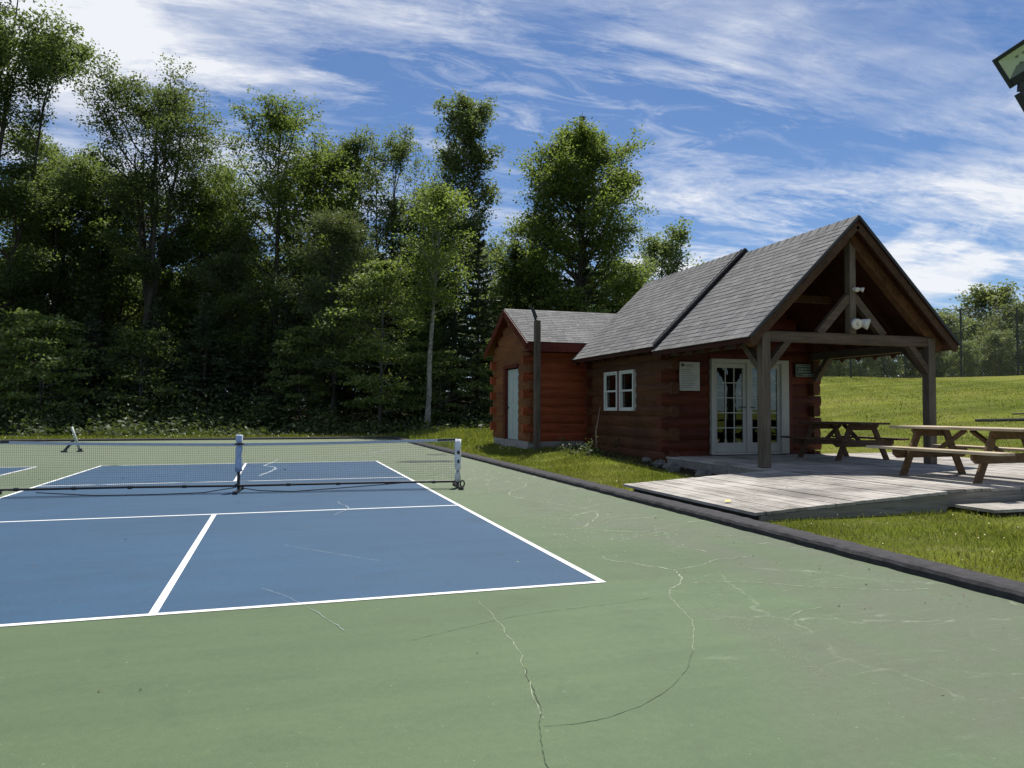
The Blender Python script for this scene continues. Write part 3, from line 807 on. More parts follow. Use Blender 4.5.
# french doors
y = WY0-.03
fr = MB()
fr.box((DX0,y-.05,DZ0-.04), (DX0+.07,y+.12,DZ1)); fr.box((DX1-.20,y-.05,DZ0-.04), (DX1,y+.12,DZ1)); fr.box((DX0+.07,y-.05,DZ1-.09), (DX1-.20,y+.12,DZ1))
fr.box((DX0+.07,y-.03,DZ0-.045), (DX1-.20,y+.12,DZ0))
xm = (DX0+.07+DX1-.20)/2
fr.box((xm-.035,y-.045,DZ0), (xm+.035,y+.12,DZ1-.09))
under(cab, fr.build('door_frame', M['doorpaint'], bevel=.006))
tr_ = MB().box((DX1+.001,y-.02,DZ0-.05), (DX1+.11,y+.1,DZ1+.1)); tr_.box((DX0-.02,y-.02,DZ1+.001), (DX1,y+.1,DZ1+.10)); under(cab, tr_.build('door_trim', M['redtrim']))
for (a0, a1, hs) in ((DX0+.07, xm-.035, 1), (xm+.035, DX1-.20, -1)):
    st = .085; z0, z1 = DZ0+.005, DZ1-.095; lo = z0+.21; hi = z1-.10
    d = MB(); yy = y+.0
    d.box((a0+.004,yy,z0), (a0+st,yy+.045,z1)); d.box((a1-st,yy,z0), (a1-.004,yy+.045,z1)); d.box((a0+st,yy,z0), (a1-st,yy+.045,lo)); d.box((a0+st,yy,hi), (a1-st,yy+.045,z1))
    for k in (1, 2):
        xx = a0+st+(a1-a0-2*st)*k/3; d.box((xx-.011,yy+.004,lo), (xx+.011,yy+.04,hi))
    for k in range(1, 5):
        zz = lo+(hi-lo)*k/5
        for j in range(3):
            xa = a0+st+(a1-a0-2*st)*j/3+(.011 if j else 0); xb = a0+st+(a1-a0-2*st)*(j+1)/3-(.011 if j < 2 else 0)
            d.box((xa,yy+.005,zz-.011), (xb,yy+.039,zz+.011))
    do = d.build('door', M['doorpaint']); under(cab, do)
    g = MB().box((a0+st,yy+.020,lo), (a1-st,yy+.024,hi)); g.build('pane', M['glass'], do)
    hx = a1-.045 if hs > 0 else a0+.045
    hb = MB().tube([(hx,yy-.05,1.36),(hx,yy+.01,1.36)], .012, 8); hb.tube([(hx,yy-.05,1.36),(hx-hs*.09,yy-.05,1.36)], .010, 8)
    hb.build('handle', M['black'], do)
# porch floor belongs to the cabin; boards run towards the court
def boards(b, x0, x1, y0, y1, zf, w=.138, gap=.008, th=.035, rnd=random.Random(2), along='y'):
    x = x0
    while x < x1-.02:
        x2 = min(x1, x+w); e0 = rnd.uniform(-.014, .014); e1 = rnd.uniform(-.012, .012); dz = rnd.uniform(-.003, .003)
        za, zb = zf(x)+dz, zf(x2-gap)+dz
        vs = [(x,y0+e0,za-th),(x2-gap,y0+e0,zb-th),(x2-gap,y1+e1,zb-th),(x,y1+e1,za-th),(x,y0+e0,za),(x2-gap,y0+e0,zb),(x2-gap,y1+e1,zb),(x,y1+e1,za)]
        b.add(vs, [(0,3,2,1),(4,5,6,7),(0,1,5,4),(1,2,6,5),(2,3,7,6),(3,0,4,7)])
        x = x2
deck = empty('porch_deck', (7.5, 5.2, .15), 'grey weathered board deck running from under the porch out to the picnic tables', 'deck')
b = MB()
boards(b, 5.565, 11.6, 5.315, 8.93, lambda x: DZ)
boards(b, 5.565, 11.6, 2.08, 5.31, lambda x: DZ)
under(deck, b.build('floor_boards', M['deck']))
b = MB()
for fa, fb in (((5.62,2.10,.08),(11.58,2.135,.262)), ((11.54,2.14,.05),(11.58,8.9,.262)), ((5.575,5.33,.05),(5.61,8.9,.262))):
    under(deck, MB().box(fa, fb).build('fascia', M['deckx']))
b = MB(); boards(b, 5.72, 11.0, 1.48, 1.74, lambda x: .125, w=5.4, rnd=random.Random(9)); boards(b, 5.72, 11.0, 1.748, 2.0, lambda x: .125, w=5.4, rnd=random.Random(8))
st_ = b.build('step_boards', M['deck'])
b = MB(); b.box((5.78,1.53,-.04), (10.95,1.57,.088)); rs = b.build('step_riser', M['oldtimber'])
step = empty('deck_step', (8.0, 1.6, .05), 'low grey board step along the front of the upper deck', 'step')
under(step, st_); under(step, rs)
ramp_ = empty('deck_ramp', (4.0, 3.5, .1), 'sunlit grey board ramp sloping from the deck down to the court kerb', 'ramp')
b = MB(); zr_ = lambda x: .140+(x-2.77)*(.158/(5.56-2.77))
boards(b, 2.78, 5.557, 1.96, 5.30, zr_, rnd=random.Random(6))
under(ramp_, b.build('ramp_boards', M['deck']))
b = MB()
b.add([(2.85,1.97,-.05),(5.55,1.97,-.05),(5.55,1.97,.258),(2.85,1.97,.104),(2.85,2.01,-.05),(5.55,2.01,-.05),(5.55,2.01,.258),(2.85,2.01,.104)], [(0,1,2,3),(7,6,5,4),(0,3,7,4),(1,5,6,2),(3,2,6,7)])
under(ramp_, b.build('fascia', M['deckx']))
b = MB(); b.box((2.87,2.02,-.04), (2.91,5.1,.098)); under(ramp_, b.build('edge_board', M['oldtimber']))
b = MB(); b.add([(x,y,z) for y in (5.24,5.28) for x,z in ((2.95,-.03),(5.54,.0),(5.54,.255),(2.95,.108))], [(0,1,2,3),(7,6,5,4),(0,3,7,4),(1,5,6,2),(3,2,6,7),(0,4,5,1)]); under(ramp_, b.build('back_board', M['oldtimber']))
# foundation stones beside the porch
def stone(x, y, s, rn):
    b = MB(); n, k = 7, 4; vs = []; fs = []
    for i in range(k+1):
        ph = math.pi*i/k-math.pi/2
        for j in range(n):
            th = 2*math.pi*j/n; q = rn.uniform(.8, 1.15)
            vs.append((x+s*math.cos(ph)*math.cos(th)*q, y+s*.8*math.cos(ph)*math.sin(th)*q, Hf(x,y)+s*.35+s*.55*math.sin(ph)*q))
    for i in range(k):
        for j in range(n): fs.append((i*n+j, i*n+(j+1)%n, (i+1)*n+(j+1)%n, (i+1)*n+j))
    b.add(vs, fs); return b
rn = random.Random(12)
for i, (x, y, s) in enumerate(((5.15,8.45,.17),(5.0,7.7,.2),(5.25,7.0,.15),(4.95,6.5,.18),(5.2,6.0,.16),(5.3,9.3,.13),(4.85,5.7,.13))):
    o = stone(x, y, s, rn).build('foundation_stone', M['stone'])
    tag(o, 'dark rough stone lying in the shade beside the porch deck', 'stone', 'stones along the shaded side of the porch')

# notice board, plaque
t = empty('notice_board', (6.12, WY0-.07, 2.0), 'white notice sheet on the log wall left of the glass doors', 'sign')
b = MB().box((5.87,WY0-.075,1.71), (6.36,WY0-.055,2.33)); under(t, b.build('board', M['signwhite']))
b = MB(); rn = random.Random(4)
for k, zz in enumerate((2.275,2.25,2.225,2.165,2.12,2.075,2.03,1.985,1.94,1.90,1.86,1.82,1.78)):
    xa = 5.91 if k > 2 else 6.03
    xb = xa+(.41 if k > 2 else .28)*rn.uniform(.55, 1); b.box((xa,WY0-.0785,zz-.007), (xb,WY0-.0752,zz+.007))
under(t, b.build('printed_lines', M['signink']))
b = MB(); b.add([(5.905,WY0-.0775,2.235),(5.955,WY0-.0775,2.225),(5.985,WY0-.0775,2.265),(5.95,WY0-.0775,2.305),(5.915,WY0-.0775,2.295)], [(0,1,2,3,4)])
b.add([(5.985,WY0-.0778,2.24),(6.005,WY0-.0778,2.24),(6.005,WY0-.0778,2.27),(5.985,WY0-.0778,2.27)], [(0,1,2,3)])
under(t, b.build('emblem', M['black']))
t = empty('wall_plaque', (9.17, WY0-.07, 2.2), 'small dark green plaque with pale lettering right of the glass doors', 'sign')
b = MB().box((8.84,WY0-.085,2.06), (9.50,WY0-.06,2.34)); under(t, b.build('board', M['signgreen']))
b = MB()
for zz, hw in ((2.295,.29),(2.235,.25),(2.175,.27),(2.105,.14)):
    x = 9.17-hw
    rn = random.Random(int(zz*1000))
    while x < 9.17+hw:
        wd = rn.uniform(.03,.09); b.box((x,WY0-.0885,zz-.014), (min(x+wd,9.17+hw),WY0-.0852,zz+.014)); x += wd+.018
under(t, b.build('lettering', M['signpale']))
b = MB()
for (p, q) in (((8.84,2.06),(9.50,2.07)),((8.84,2.33),(9.50,2.34)),((8.84,2.07),(8.85,2.33)),((9.49,2.07),(9.50,2.33))):
    b.box((p[0],WY0-.0905,p[1]), (q[0],WY0-.0853,q[1]))
under(t, b.build('border', M['signpale']))

# twin floodlights on the king post
def twin_lamp(name, z, r, label, sp):
    t = empty(name, (KX, PY-.09, z), label, 'floodlight'); CX = KX
    bb = MB().tube([(CX,PY-.086,z),(CX,PY-.125,z)], r*.8, 12); bb.tube([(CX-sp*.5,PY-.12,z),(CX+sp*.6,PY-.12,z)], r*.28, 8); under(t, bb.build('bracket', M['lampwhite']))
    for s, dx in ((-1, -.2), (1, .7)):
        c = Vector((CX+sp*.55*s+.06, PY-.15, z-.005)); d = Vector((dx, -.8, -.35)).normalized()
        h = MB().tube([c-d*r*.9, c-d*r*.3, c+d*r*.6, c+d*r*.9, c+d*r*.7], [r*.45, r*.75, r, r*1.02, r*.3], 14)
        ho = h.build('lamp_head', M['lampwhite'], smooth=True); under(t, ho)
twin_lamp('small_floodlight', 3.48, .042, 'small white twin spotlight high on the porch king post', .10)
twin_lamp('large_floodlight', 2.87, .095, 'larger white twin floodlight low on the porch king post just over the beam', .18)

# stick leaning on the cabin wall
b = MB().tube([(5.12,11.55,.2),(5.18,11.72,.75),(5.40,12.08,1.05),(5.56,12.3,1.38)], [.022,.02,.016,.011], 7)
o = b.build('leaning_stick', M['twig'], smooth=True); tag(o, 'thin crooked stick leaning on the cabin side wall below the windows', 'stick')

# ------------------------------------------------------------------ shed
SX0, SX1, SY0, SY1, SZ = 4.17, 8.6, 13.98, 17.30, .36
SC = 15.62
shed = empty('log_shed', (6.3, SC, .25), 'small red log shed with a grey gable roof and a pale door behind the cabin', 'shed')
sz1 = 3.02
b = MB(); log_wall(b, 'x', SY0, -1, SX0, SX1, SZ+.06, sz1, .242, (), .0, .15); under(shed, b.build('side_wall', M['shedx'])); b = MB(); log_wall(b, 'x', SY1, 1, SX0, SX1, SZ+.06, sz1, .242, (), .0, .15)
under(shed, b.build('side_wall', M['shedx']))
def sgable(z):
    hw = (4.08-z)/.545; return (SC-hw, SC+hw)
SD = (14.85, 15.99, SZ+.02, 2.47)
b = MB(); log_wall(b, 'y', SX0, -1, SY0, SY1, SZ+.06, sz1, .242, [(SD[0], SD[1]+.22, 0, SD[3]+.05)], .15, 0)
log_wall(b, 'y', SX0, -1, SY0+.05, SY1-.05, sz1, 4.05, .242, (), 0, 0, sgable)
under(shed, b.build('gable_wall', M['shedy'])); b = MB()
log_wall(b, 'y', SX1, 1, SY0, SY1, SZ+.06, sz1, .242, (), .15, 0); log_wall(b, 'y', SX1, 1, SY0+.05, SY1-.05, sz1, 4.05, .242, (), 0, 0, sgable)
under(shed, b.build('gable_wall', M['shedy']))
b = MB().box((SX0-.02, SY0-.04, -.05), (SX1, SY1+.02, SZ+.058)); under(shed, b.build('footing', M['concrete']))
b = MB().box((SX0+.04, SD[0]+.005, SD[2]+.05), (SX0+.085, SD[1], SD[3])); 
for (a0, a1) in ((.12,.5),(.62,1.02)):
    for (c0, c1) in ((.25,.95),(1.1,1.85)):
        b.box((SX0+.028, SD[0]+a0, SD[2]+c0), (SX0+.039, SD[0]+a1, SD[2]+c1))
do = b.build('door', M['greydoor']); under(shed, do)
hb = MB().tube([(SX0-.02,SD[1]-.09,1.35),(SX0+.04,SD[1]-.09,1.35)], .025, 8); hb.build('handle', M['black'], do)
b = MB().box((SX0-.055, SD[1]+.001, SD[2]+.05), (SX0+.12, SD[1]+.215, SD[3]+.04)); b.box((SX0-.055, SD[0]-.01, SD[3]+.041), (SX0+.1, SD[1]+.21, SD[3]+.12)); under(shed, b.build('door_frame', M['redtrim']))
# roof with ridge along x
ya, yb, ze, zr = 13.50, 17.74, 3.12, 4.26
rx0, rx1 = 3.98, 8.9
b = MB(); pr = [(ya,ze),(SC,zr),(yb,ze),(yb,ze-.11),(SC,zr-.14),(ya,ze-.11)]
b.add([(x, p[0], p[1]) for x in (rx0, rx1) for p in pr], [(0,1,7,6),(1,2,8,7),(2,3,9,8),(3,4,10,9),(4,5,11,10),(5,0,6,11),(0,5,4,1),(1,4,3,2),(6,7,10,11),(7,8,9,10)])
sro = b.build('roof', M['redtrim']); under(shed, sro)
sb = MB(); rn = random.Random(77)
roof_courses(sb, (0, ya-.03, ze-.01), (0, SC, zr+.012), rx0-.02, rx1, 'x', rnd=rn); roof_courses(sb, (0, yb+.03, ze-.01), (0, SC, zr+.012), rx0-.02, rx1, 'x', rnd=rn)
sb.build('shingles', M['shingle'], sro)
b = MB()
b.beam((rx0-.02, ya-.02, ze-.13), (rx0-.02, SC, zr-.12), .04, .19); b.beam((rx0-.02, yb+.02, ze-.13), (rx0-.02, SC, zr-.12), .04, .19)
b.build('barge_board', M['redtrim'], sro)
b = MB().box((rx0+.01, ya-.03, ze-.26), (rx1, ya+.01, ze-.035)); b.box((rx0+.01, ya+.012, ze-.262), (rx1, SY0-.03, ze-.24)); b.build('fascia', M['redtrim'], sro)

# ------------------------------------------------------------------ court light poles
def flood_head(root, c, n, roll_up, w=.36, h=.28, dep=.07):
    """rectangular LED head: black casing, pale reflector; n = facing, roll_up = up direction in its face"""
    c, n = Vector(c), Vector(n).normalized(); u = Vector(roll_up); u = (u-n*u.dot(n)).normalized(); s = u.cross(n)
    def P(a, b_, d): return c+s*a+u*b_+n*d
    def bx(b, a0, a1, b0, b1, d0, d1):
        b.add([P(a0,b0,d0),P(a1,b0,d0),P(a1,b1,d0),P(a0,b1,d0),P(a0,b0,d1),P(a1,b0,d1),P(a1,b1,d1),P(a0,b1,d1)], [(0,3,2,1),(4,5,6,7),(0,1,5,4),(1,2,6,5),(2,3,7,6),(3,0,4,7)])
    b = MB(); e = .03
    bx(b, -w/2, w/2, -h/2, h/2, -dep, -.02)
    bx(b, -w/2, -w/2+e, -h/2, h/2, -.0195, .012); bx(b, w/2-e, w/2, -h/2, h/2, -.0195, .012); bx(b, -w/2+e, w/2-e, h/2-e, h/2, -.0195, .012); bx(b, -w/2+e, w/2-e, -h/2, -h/2+e*2, -.0195, .012)
    for k in range(7):
        a = -w/2+.03+k*(w-.06)/6; bx(b, a-.004, a+.004, -h/2+.03, h/2-.03, -dep-.03, -dep+.001)
    ho = b.build('lamp_head', M['black'], bevel=.004); under(root, ho)
    b = MB(); lo, hi = -h/2+e*2, h/2-e
    q = [P(-w/2+e,lo,.004),P(w/2-e,lo,.004),P(w/2-e,hi,.004),P(-w/2+e,hi,.004),P(-w*.22,lo+.06,-.016),P(w*.22,lo+.06,-.016),P(w*.22,hi-.05,-.016),P(-w*.22,hi-.05,-.016)]
    b.add(q, [(1,2,6,5),(2,3,7,6),(3,0,4,7),(4,5,6,7)])
    r_ = b.build('reflector', M['led'], ho); r_.matrix_parent_inverse = ho.matrix_parent_inverse @ Matrix() if False else Matrix()
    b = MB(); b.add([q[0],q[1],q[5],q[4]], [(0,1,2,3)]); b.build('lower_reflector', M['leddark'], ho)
    for i in range(3):
        for j in range(2):
            a = -w*.13+i*w*.13; bb = -.005+j*.055; b = MB(); bx(b, a-.009, a+.009, bb-.007, bb+.007, -.0155, -.011); b.build('led_chip', M['leddark'], ho)
# pole in front of the shed
p0 = (4.18, 13.28)
t = empty('light_pole', (p0[0], p0[1], Hf(*p0)), 'grey wooden light pole standing in front of the red log shed', 'light pole')
b = MB().box((p0[0]-.075,p0[1]-.075,0), (p0[0]+.075,p0[1]+.075,3.66)); under(t, b.build('pole', M['timber'], bevel=.012))
b = MB().beam((p0[0]-.02,p0[1],3.6), (p0[0]-.10,p0[1],3.80), .04, .04, (0,1,0)); under(t, b.build('bracket', M['black']))
flood_head(t, (p0[0]-.12,p0[1],3.84), (-.86,.36,-.36), (-.36,.1,.9), .30, .32, .05)
# pole just outside the frame, its lamp seen against the sky
c = CP + fw*5.3 + rr*((1027-512)/FPX*5.3) - uu*((58-384)/FPX*5.3)
n_ = (CP-c).normalized(); n_ = (n_*.9 + Vector((-.25,.1,-.15))).normalized()
upv = (uu*.80 + rr*(-.52)).normalized()     # tilted in its bracket
px_, py_ = c.x+RH.x*.27+FH.x*.12, c.y+RH.y*.27+FH.y*.12
t = empty('light_pole', (px_, py_, .05), 'court light pole near the kerb with a black square lamp tilted towards the court', 'light pole')
b = MB().box((px_-.07,py_-.07,0), (px_+.07,py_+.07,c.z-.50)); under(t, b.build('pole', M['timber'], bevel=.012))
a0 = Vector((px_,py_,c.z-.56)); a1 = Vector((c.x+RH.x*.025+FH.x*.10, c.y+RH.y*.025+FH.y*.10, c.z-.20))
b = MB().beam(a0-Vector((0,0,.05)), a1, .07, .07, FH); b.beam(a1, a1+Vector((0,0,.19))-FH*.03, .05, .03, FH); under(t, b.build('bracket', M['black']))
flood_head(t, c, n_, upv, .36, .25, .06)

# ------------------------------------------------------------------ pickleball net
NA, NB = Vector((.50, 6.78, 0)), Vector((-6.32, 7.36, 0))
net = empty('court_net', (-2.9, 7.07, 0), 'portable court net with white padded posts strung across the blue court', 'net')
nd = (NB-NA).normalized(); ns = Vector((-nd.y, nd.x, 0)); NL = (NB-NA).length
def at(s, z, o=0): v = NA+nd*s+ns*o; return Vector((v.x, v.y, z))
def ztop(s):
    u = s/NL; d = abs(u-.5)*2
    return .735 + .055*d**1.6
def zlow(s): return .125 + .03*math.sin(s*2.2)*.4
b = MB()       # netting: thin cords both ways
N = 250; wv = .0026
for i in range(N+1):
    s = .05+(NL-.1)*i/N
    b.beam(at(s, zlow(s)), at(s, ztop(s)-.02), wv, wv, nd)
K = 18
for k in range(1, K):
    for i in range(0, 34):
        s0, s1 = .05+(NL-.1)*i/34, .05+(NL-.1)*(i+1)/34
        f_ = k/K
        b.beam(at(s0, zlow(s0)*(1-f_)+ztop(s0)*f_), at(s1, zlow(s1)*(1-f_)+ztop(s1)*f_), wv, wv)
under(net, b.build('netting', M['netcord']))
b = MB()
for i in range(34):
    s0, s1 = NL*i/34, NL*(i+1)/34
    b.beam(at(s0, ztop(s0)), at(s1, ztop(s1)), .012, .042)
under(net, b.build('top_tape', M['tape']))
b = MB().tube([at(-.05,.105,.02), at(1.2,.11,.02), at(NL*.5,.10,.02), at(NL*.5+1.5,.108,.02), at(NL+.05,.10,.02)], .018, 8)
for i in range(9): 
    s = .4+i*.76; b.tube([at(s-.03,.105,.02), at(s+.03,.105,.02)], .026, 8)
under(net, b.build('base_bar', M['black']))
b = MB()
b.tube([at(.9,.10,.05), at(1.8,.05,.12), at(2.6,.012,.18), at(3.1,.03,.12), at(3.38,.07,.05)], .008, 6)
b.tube([at(3.45,.08,.06), at(3.9,.02,.16), at(4.6,.012,.22), at(5.4,.012,.18), at(6.2,.06,.08)], .008, 6)
under(net, b.build('slack_cord', M['cord']))
for s, hh, pm, ln in ((0, .80, M['pad'], .70), (NL*.5, .88, M['padblue'], .56), (NL, .79, M['pad'], .66)):
    rad = .052
    po = MB().tube([at(s, .03), at(s, hh)], .022, 10); pb = po.build('post', M['black']); under(net, pb)
    rn = random.Random(int(s*10)); zz = np.linspace(hh-ln, hh, 7)
    sl = MB().tube([at(s+rn.uniform(-.006,.006), z, rn.uniform(-.006,.006)) for z in zz], [rad*rn.uniform(.92,1.08) for _ in zz], 14); slo = sl.build('sleeve', pm, pb, smooth=True)
    if s == 0:
        e = MB()
        for (zc, a_) in ((.585, .04), (.44, .03)):
            e.add([at(s+dx, zc+dz, .056) for dx, dz in ((-a_*.7,-.03),(a_*.3,-.034),(a_*.7,.0),(a_*.2,.03),(-a_*.5,.022))], [(0,1,2,3,4)])
        e.build('sleeve_print', M['black'], pb)
    ft = MB().tube([at(s,.025,-.30), at(s,.025,.34)], .022, 8)
    ft.box(tuple(at(s,0,-.33)-Vector((.035,.03,0))), tuple(at(s,.05,-.33)+Vector((.035,.03,0)))); ft.box(tuple(at(s,0,.36)-Vector((.035,.03,0))), tuple(at(s,.05,.36)+Vector((.035,.03,0))))
    if s == 0:
        C0 = at(s-.06, .075, .1); ft.tube([C0+nd*(.035*math.cos(t_))+Vector((0,0,.05*math.sin(t_))) for t_ in np.linspace(0, 2*math.pi, 13)], .014, 6, cap=False)
    under(net, ft.build('foot', M['black']))
for s in (.12, NL-.12):
    b = MB().beam(at(s-.13, .795), at(s+.22, .785), .02, .03); under(net, b.build('strap', M['black']))
b = MB().beam(at(NL*.5-.07, .745, .06), at(NL*.5+.05, .745, .06), .02, .03); under(net, b.build('strap', M['black']))

# tipped net stand beyond the net, on the far green
t = empty('net_stand', (-7.95, 19.6, 0), 'pale leaning net stand left standing alone on the far green pavement', 'net stand')
q = Vector((-7.95, 19.6, 0))
b = MB().tube([q+Vector((0,0,.05)), q+Vector((-.10,.0,.36)), q+Vector((-.22,0,.74))], .035, 10); under(t, b.build('post', M['palemetal'], smooth=True))
b = MB().tube([q+Vector((.02,0,.03)), q+Vector((.02,0,.10))], .05, 8); b.box((q.x-.07,q.y-.05,0), (q.x+.09,q.y+.05,.04))
b.tube([q+Vector((-.16,-.05,.33)), q+Vector((-.38,-.1,.03))], .04, 8); b.box((q.x-.46,q.y-.14,0), (q.x-.30,q.y-.05,.045)); under(t, b.build('foot', M['black']))

# ------------------------------------------------------------------ picnic tables
def picnic_table(loc, rz, wood, top, label, L=2.2, legs=(-.62, .62), foot=.60):
    t = empty('picnic_table', loc, label, 'picnic table', 'picnic tables on the deck', rz)
    b = MB()
    for i in range(5):
        x = -.365+i*.1825*.82+.065; b.box((x-.07,-L/2,.715), (x+.07,L/2,.753))
    b.build('table_top', top, t, bevel=.004)
    for s in (-1, 1):
        b = MB()
        for k in range(2): x = s*(.60+k*.145); b.box((min(x-.068,x+.068),-L/2-.02,.405), (max(x-.068,x+.068),L/2+.02,.443))
        b.build('bench', top, t, bevel=.004)
        for yy in legs:
            lb = MB()
            # leg splayed from under the top out to the ground
            p, q_ = Vector((s*.26, yy, .712)), Vector((s*foot, yy, .0))
            wv_ = .062
            lb.add([(p.x-wv_,yy-.019,p.z),(p.x+wv_,yy-.019,p.z),(q_.x+wv_,yy-.019,0),(q_.x-wv_,yy-.019,0),(p.x-wv_,yy+.019,p.z),(p.x+wv_,yy+.019,p.z),(q_.x+wv_,yy+.019,0),(q_.x-wv_,yy+.019,0)], [(0,1,2,3),(7,6,5,4),(0,4,5,1),(1,5,6,2),(2,6,7,3),(3,7,4,0)])
            lb.build('leg', wood, t)
    for yy in legs:
        o = -.04 if yy < 0 else .04
        b = MB(); b.add([(x_, yy+o*dy, z_) for dy in (.5, 1.45) for x_, z_ in ((-.74,.403),(.74,.403),(.74,.33),(.66,.27),(-.66,.27),(-.74,.33))], [(0,1,2,3,4,5),(11,10,9,8,7,6)]+[(k,6+k,6+(k+1)%6,(k+1)%6) for k in range(6)])
        b.build('bench_support', wood, t)
        b = MB(); b.add([(x_, yy+o*dy, z_) for dy in (.5, 1.45) for x_, z_ in ((-.36,.714),(.36,.714),(.36,.68),(.28,.60),(-.28,.60),(-.36,.68))], [(0,1,2,3,4,5),(11,10,9,8,7,6)]+[(k,6+k,6+(k+1)%6,(k+1)%6) for k in range(6)])
        b.build('top_cleat', wood, t)
        b = MB().beam((0, yy+(.05 if yy < 0 else -.05), .36), (0, yy*.10, .70), .09, .04, (0,1,1)); b.build('diagonal_brace', wood, t)
    return t
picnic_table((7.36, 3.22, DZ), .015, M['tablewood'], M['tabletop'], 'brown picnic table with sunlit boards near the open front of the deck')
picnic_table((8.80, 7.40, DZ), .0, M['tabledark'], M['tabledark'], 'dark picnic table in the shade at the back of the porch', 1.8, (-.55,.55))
b = MB(); b.add([(2.90,2.75,.172),(2.95,2.71,.176),(3.0,2.76,.19),(2.95,2.81,.182)], [(0,1,2,3)])
o = b.build('fallen_leaf', M['yellowleaf']); tag(o, 'single yellow fallen leaf on the low edge of the ramp', 'leaf')

# ------------------------------------------------------------------ hill: fence, timber
fence = empty('chain_link_fence', (*far(960, 46), Hf(*far(960, 46))), 'tall dark chain link fence along the crest of the grassy hill', 'fence')
A, B_ = far(780, 47), far(1260, 44)
fd = (B_-A); FL = fd.length; fd = fd/FL; FHt = 4.25
def fat(s, z): p = A+fd*s; return Vector((p.x, p.y, Hf(p.x, p.y)+z))
s = 0
s_960 = None
poles = []
best = min(np.arange(0, FL, .05), key=lambda q: abs((lambda v: 512+FPX*(Vector((v.x,v.y,0))-Vector((CP.x,CP.y,0))).dot(RH)/(Vector((v.x,v.y,0))-Vector((CP.x,CP.y,0))).dot(FH))(fat(q,0))-962))
for k in range(-6, 9):
    q = best+k*3.3
    if 0 <= q <= FL: poles.append(q)
for q in poles:
    bb = MB().tube([fat(q,-.2), fat(q,FHt)], .055, 8); under(fence, bb.build('fence_post', M['fencepost']))
for zz in (FHt-.02, 2.6, 1.35, .08):
    bb = MB()
    for i in range(len(poles)-1): bb.tube([fat(poles[i],zz), fat(poles[i+1],zz-.0)], .02 if zz > 4 else .012, 5)
    under(fence, bb.build('rail', M['fencepost']))
bb = MB(); stp = .20
q0, q1 = poles[0], poles[-1]
u = q0-FHt
while u < q1:
    for sgn in (1, -1):
        a0, a1 = u, u+FHt
        z0_, z1_ = (0.05, FHt-.05) if sgn > 0 else (FHt-.05, .05)
        t0 = max(0, (q0-a0)/FHt); t1 = min(1, (q1-a0)/FHt)
        if t1 > t0: bb.beam(fat(a0+t0*FHt, z0_+(z1_-z0_)*t0), fat(a0+t1*FHt, z0_+(z1_-z0_)*t1), .0045, .0045)
    u += stp
under(fence, bb.build('wire_mesh', M['wire']))
for (pa, pb, D0, D1, hgt, lab) in ((975, 1060, 25.0, 24.4, .10, 'long dark timber lying on the grassy hill beyond the tables'), (1012, 1050, 26.2, 25.9, .06, 'short dark timber lying higher on the hill above the long one')):
    a_, b2 = far(pa, D0), far(pb, D1)
    bb = MB(); pp = [a_.lerp(b2, i/8) for i in range(9)]
    bb.tube([(p.x, p.y, Hf(p.x, p.y)+hgt*.25) for p in pp], [hgt*.7*k for k in (.8,1,.9,1.05,.95,1,.9,1,.9)], 7); o = bb.build('fallen_timber', M['oldtimber']); tag(o, lab, 'timber')

# ------------------------------------------------------------------ trees
def leaf_quads(C, size, rng, flat=.5, asp=1.7):
    n = len(C)
    nrm = rng.normal(0, 1, (n,3)); nrm[:,2] = np.abs(nrm[:,2])+flat; nrm /= np.linalg.norm(nrm, axis=1)[:,None]
    t = np.cross(nrm, rng.normal(0, 1, (n,3))); t /= np.linalg.norm(t, axis=1)[:,None]+1e-9
    s = np.cross(nrm, t)
    sz = size*rng.uniform(.6, 1.35, n)[:,None]
    a = t*sz*asp/2; b = s*sz/2
    return np.stack([C-a, C+b-a*.1, C+a, C-b-a*.1], 1).reshape(-1, 3)
def needle_quads(C, D, length, width, rng):
    n = len(C)
    D = D/(np.linalg.norm(D, axis=1)[:,None]+1e-9)
    s = np.cross(D, rng.normal(0, 1, (n,3))); s /= np.linalg.norm(s, axis=1)[:,None]+1e-9
    l = (length*rng.uniform(.6, 1.3, n))[:,None]; w_ = (width*rng.uniform(.6, 1.3, n))[:,None]
    return np.stack([C-D*l*.5, C+s*w_*.5, C+D*l*.5, C-s*w_*.5], 1).reshape(-1, 3)

def path(p, d, L, n, rn, curve_up=.25, wob=.12):
    pts = [Vector(p)]; d = Vector(d).normalized()
    for i in range(n):
        d = (d + Vector((rn.uniform(-wob,wob), rn.uniform(-wob,wob), rn.uniform(-wob,wob)+curve_up/n))).normalized()
        pts.append(pts[-1]+d*(L/n))
    return pts

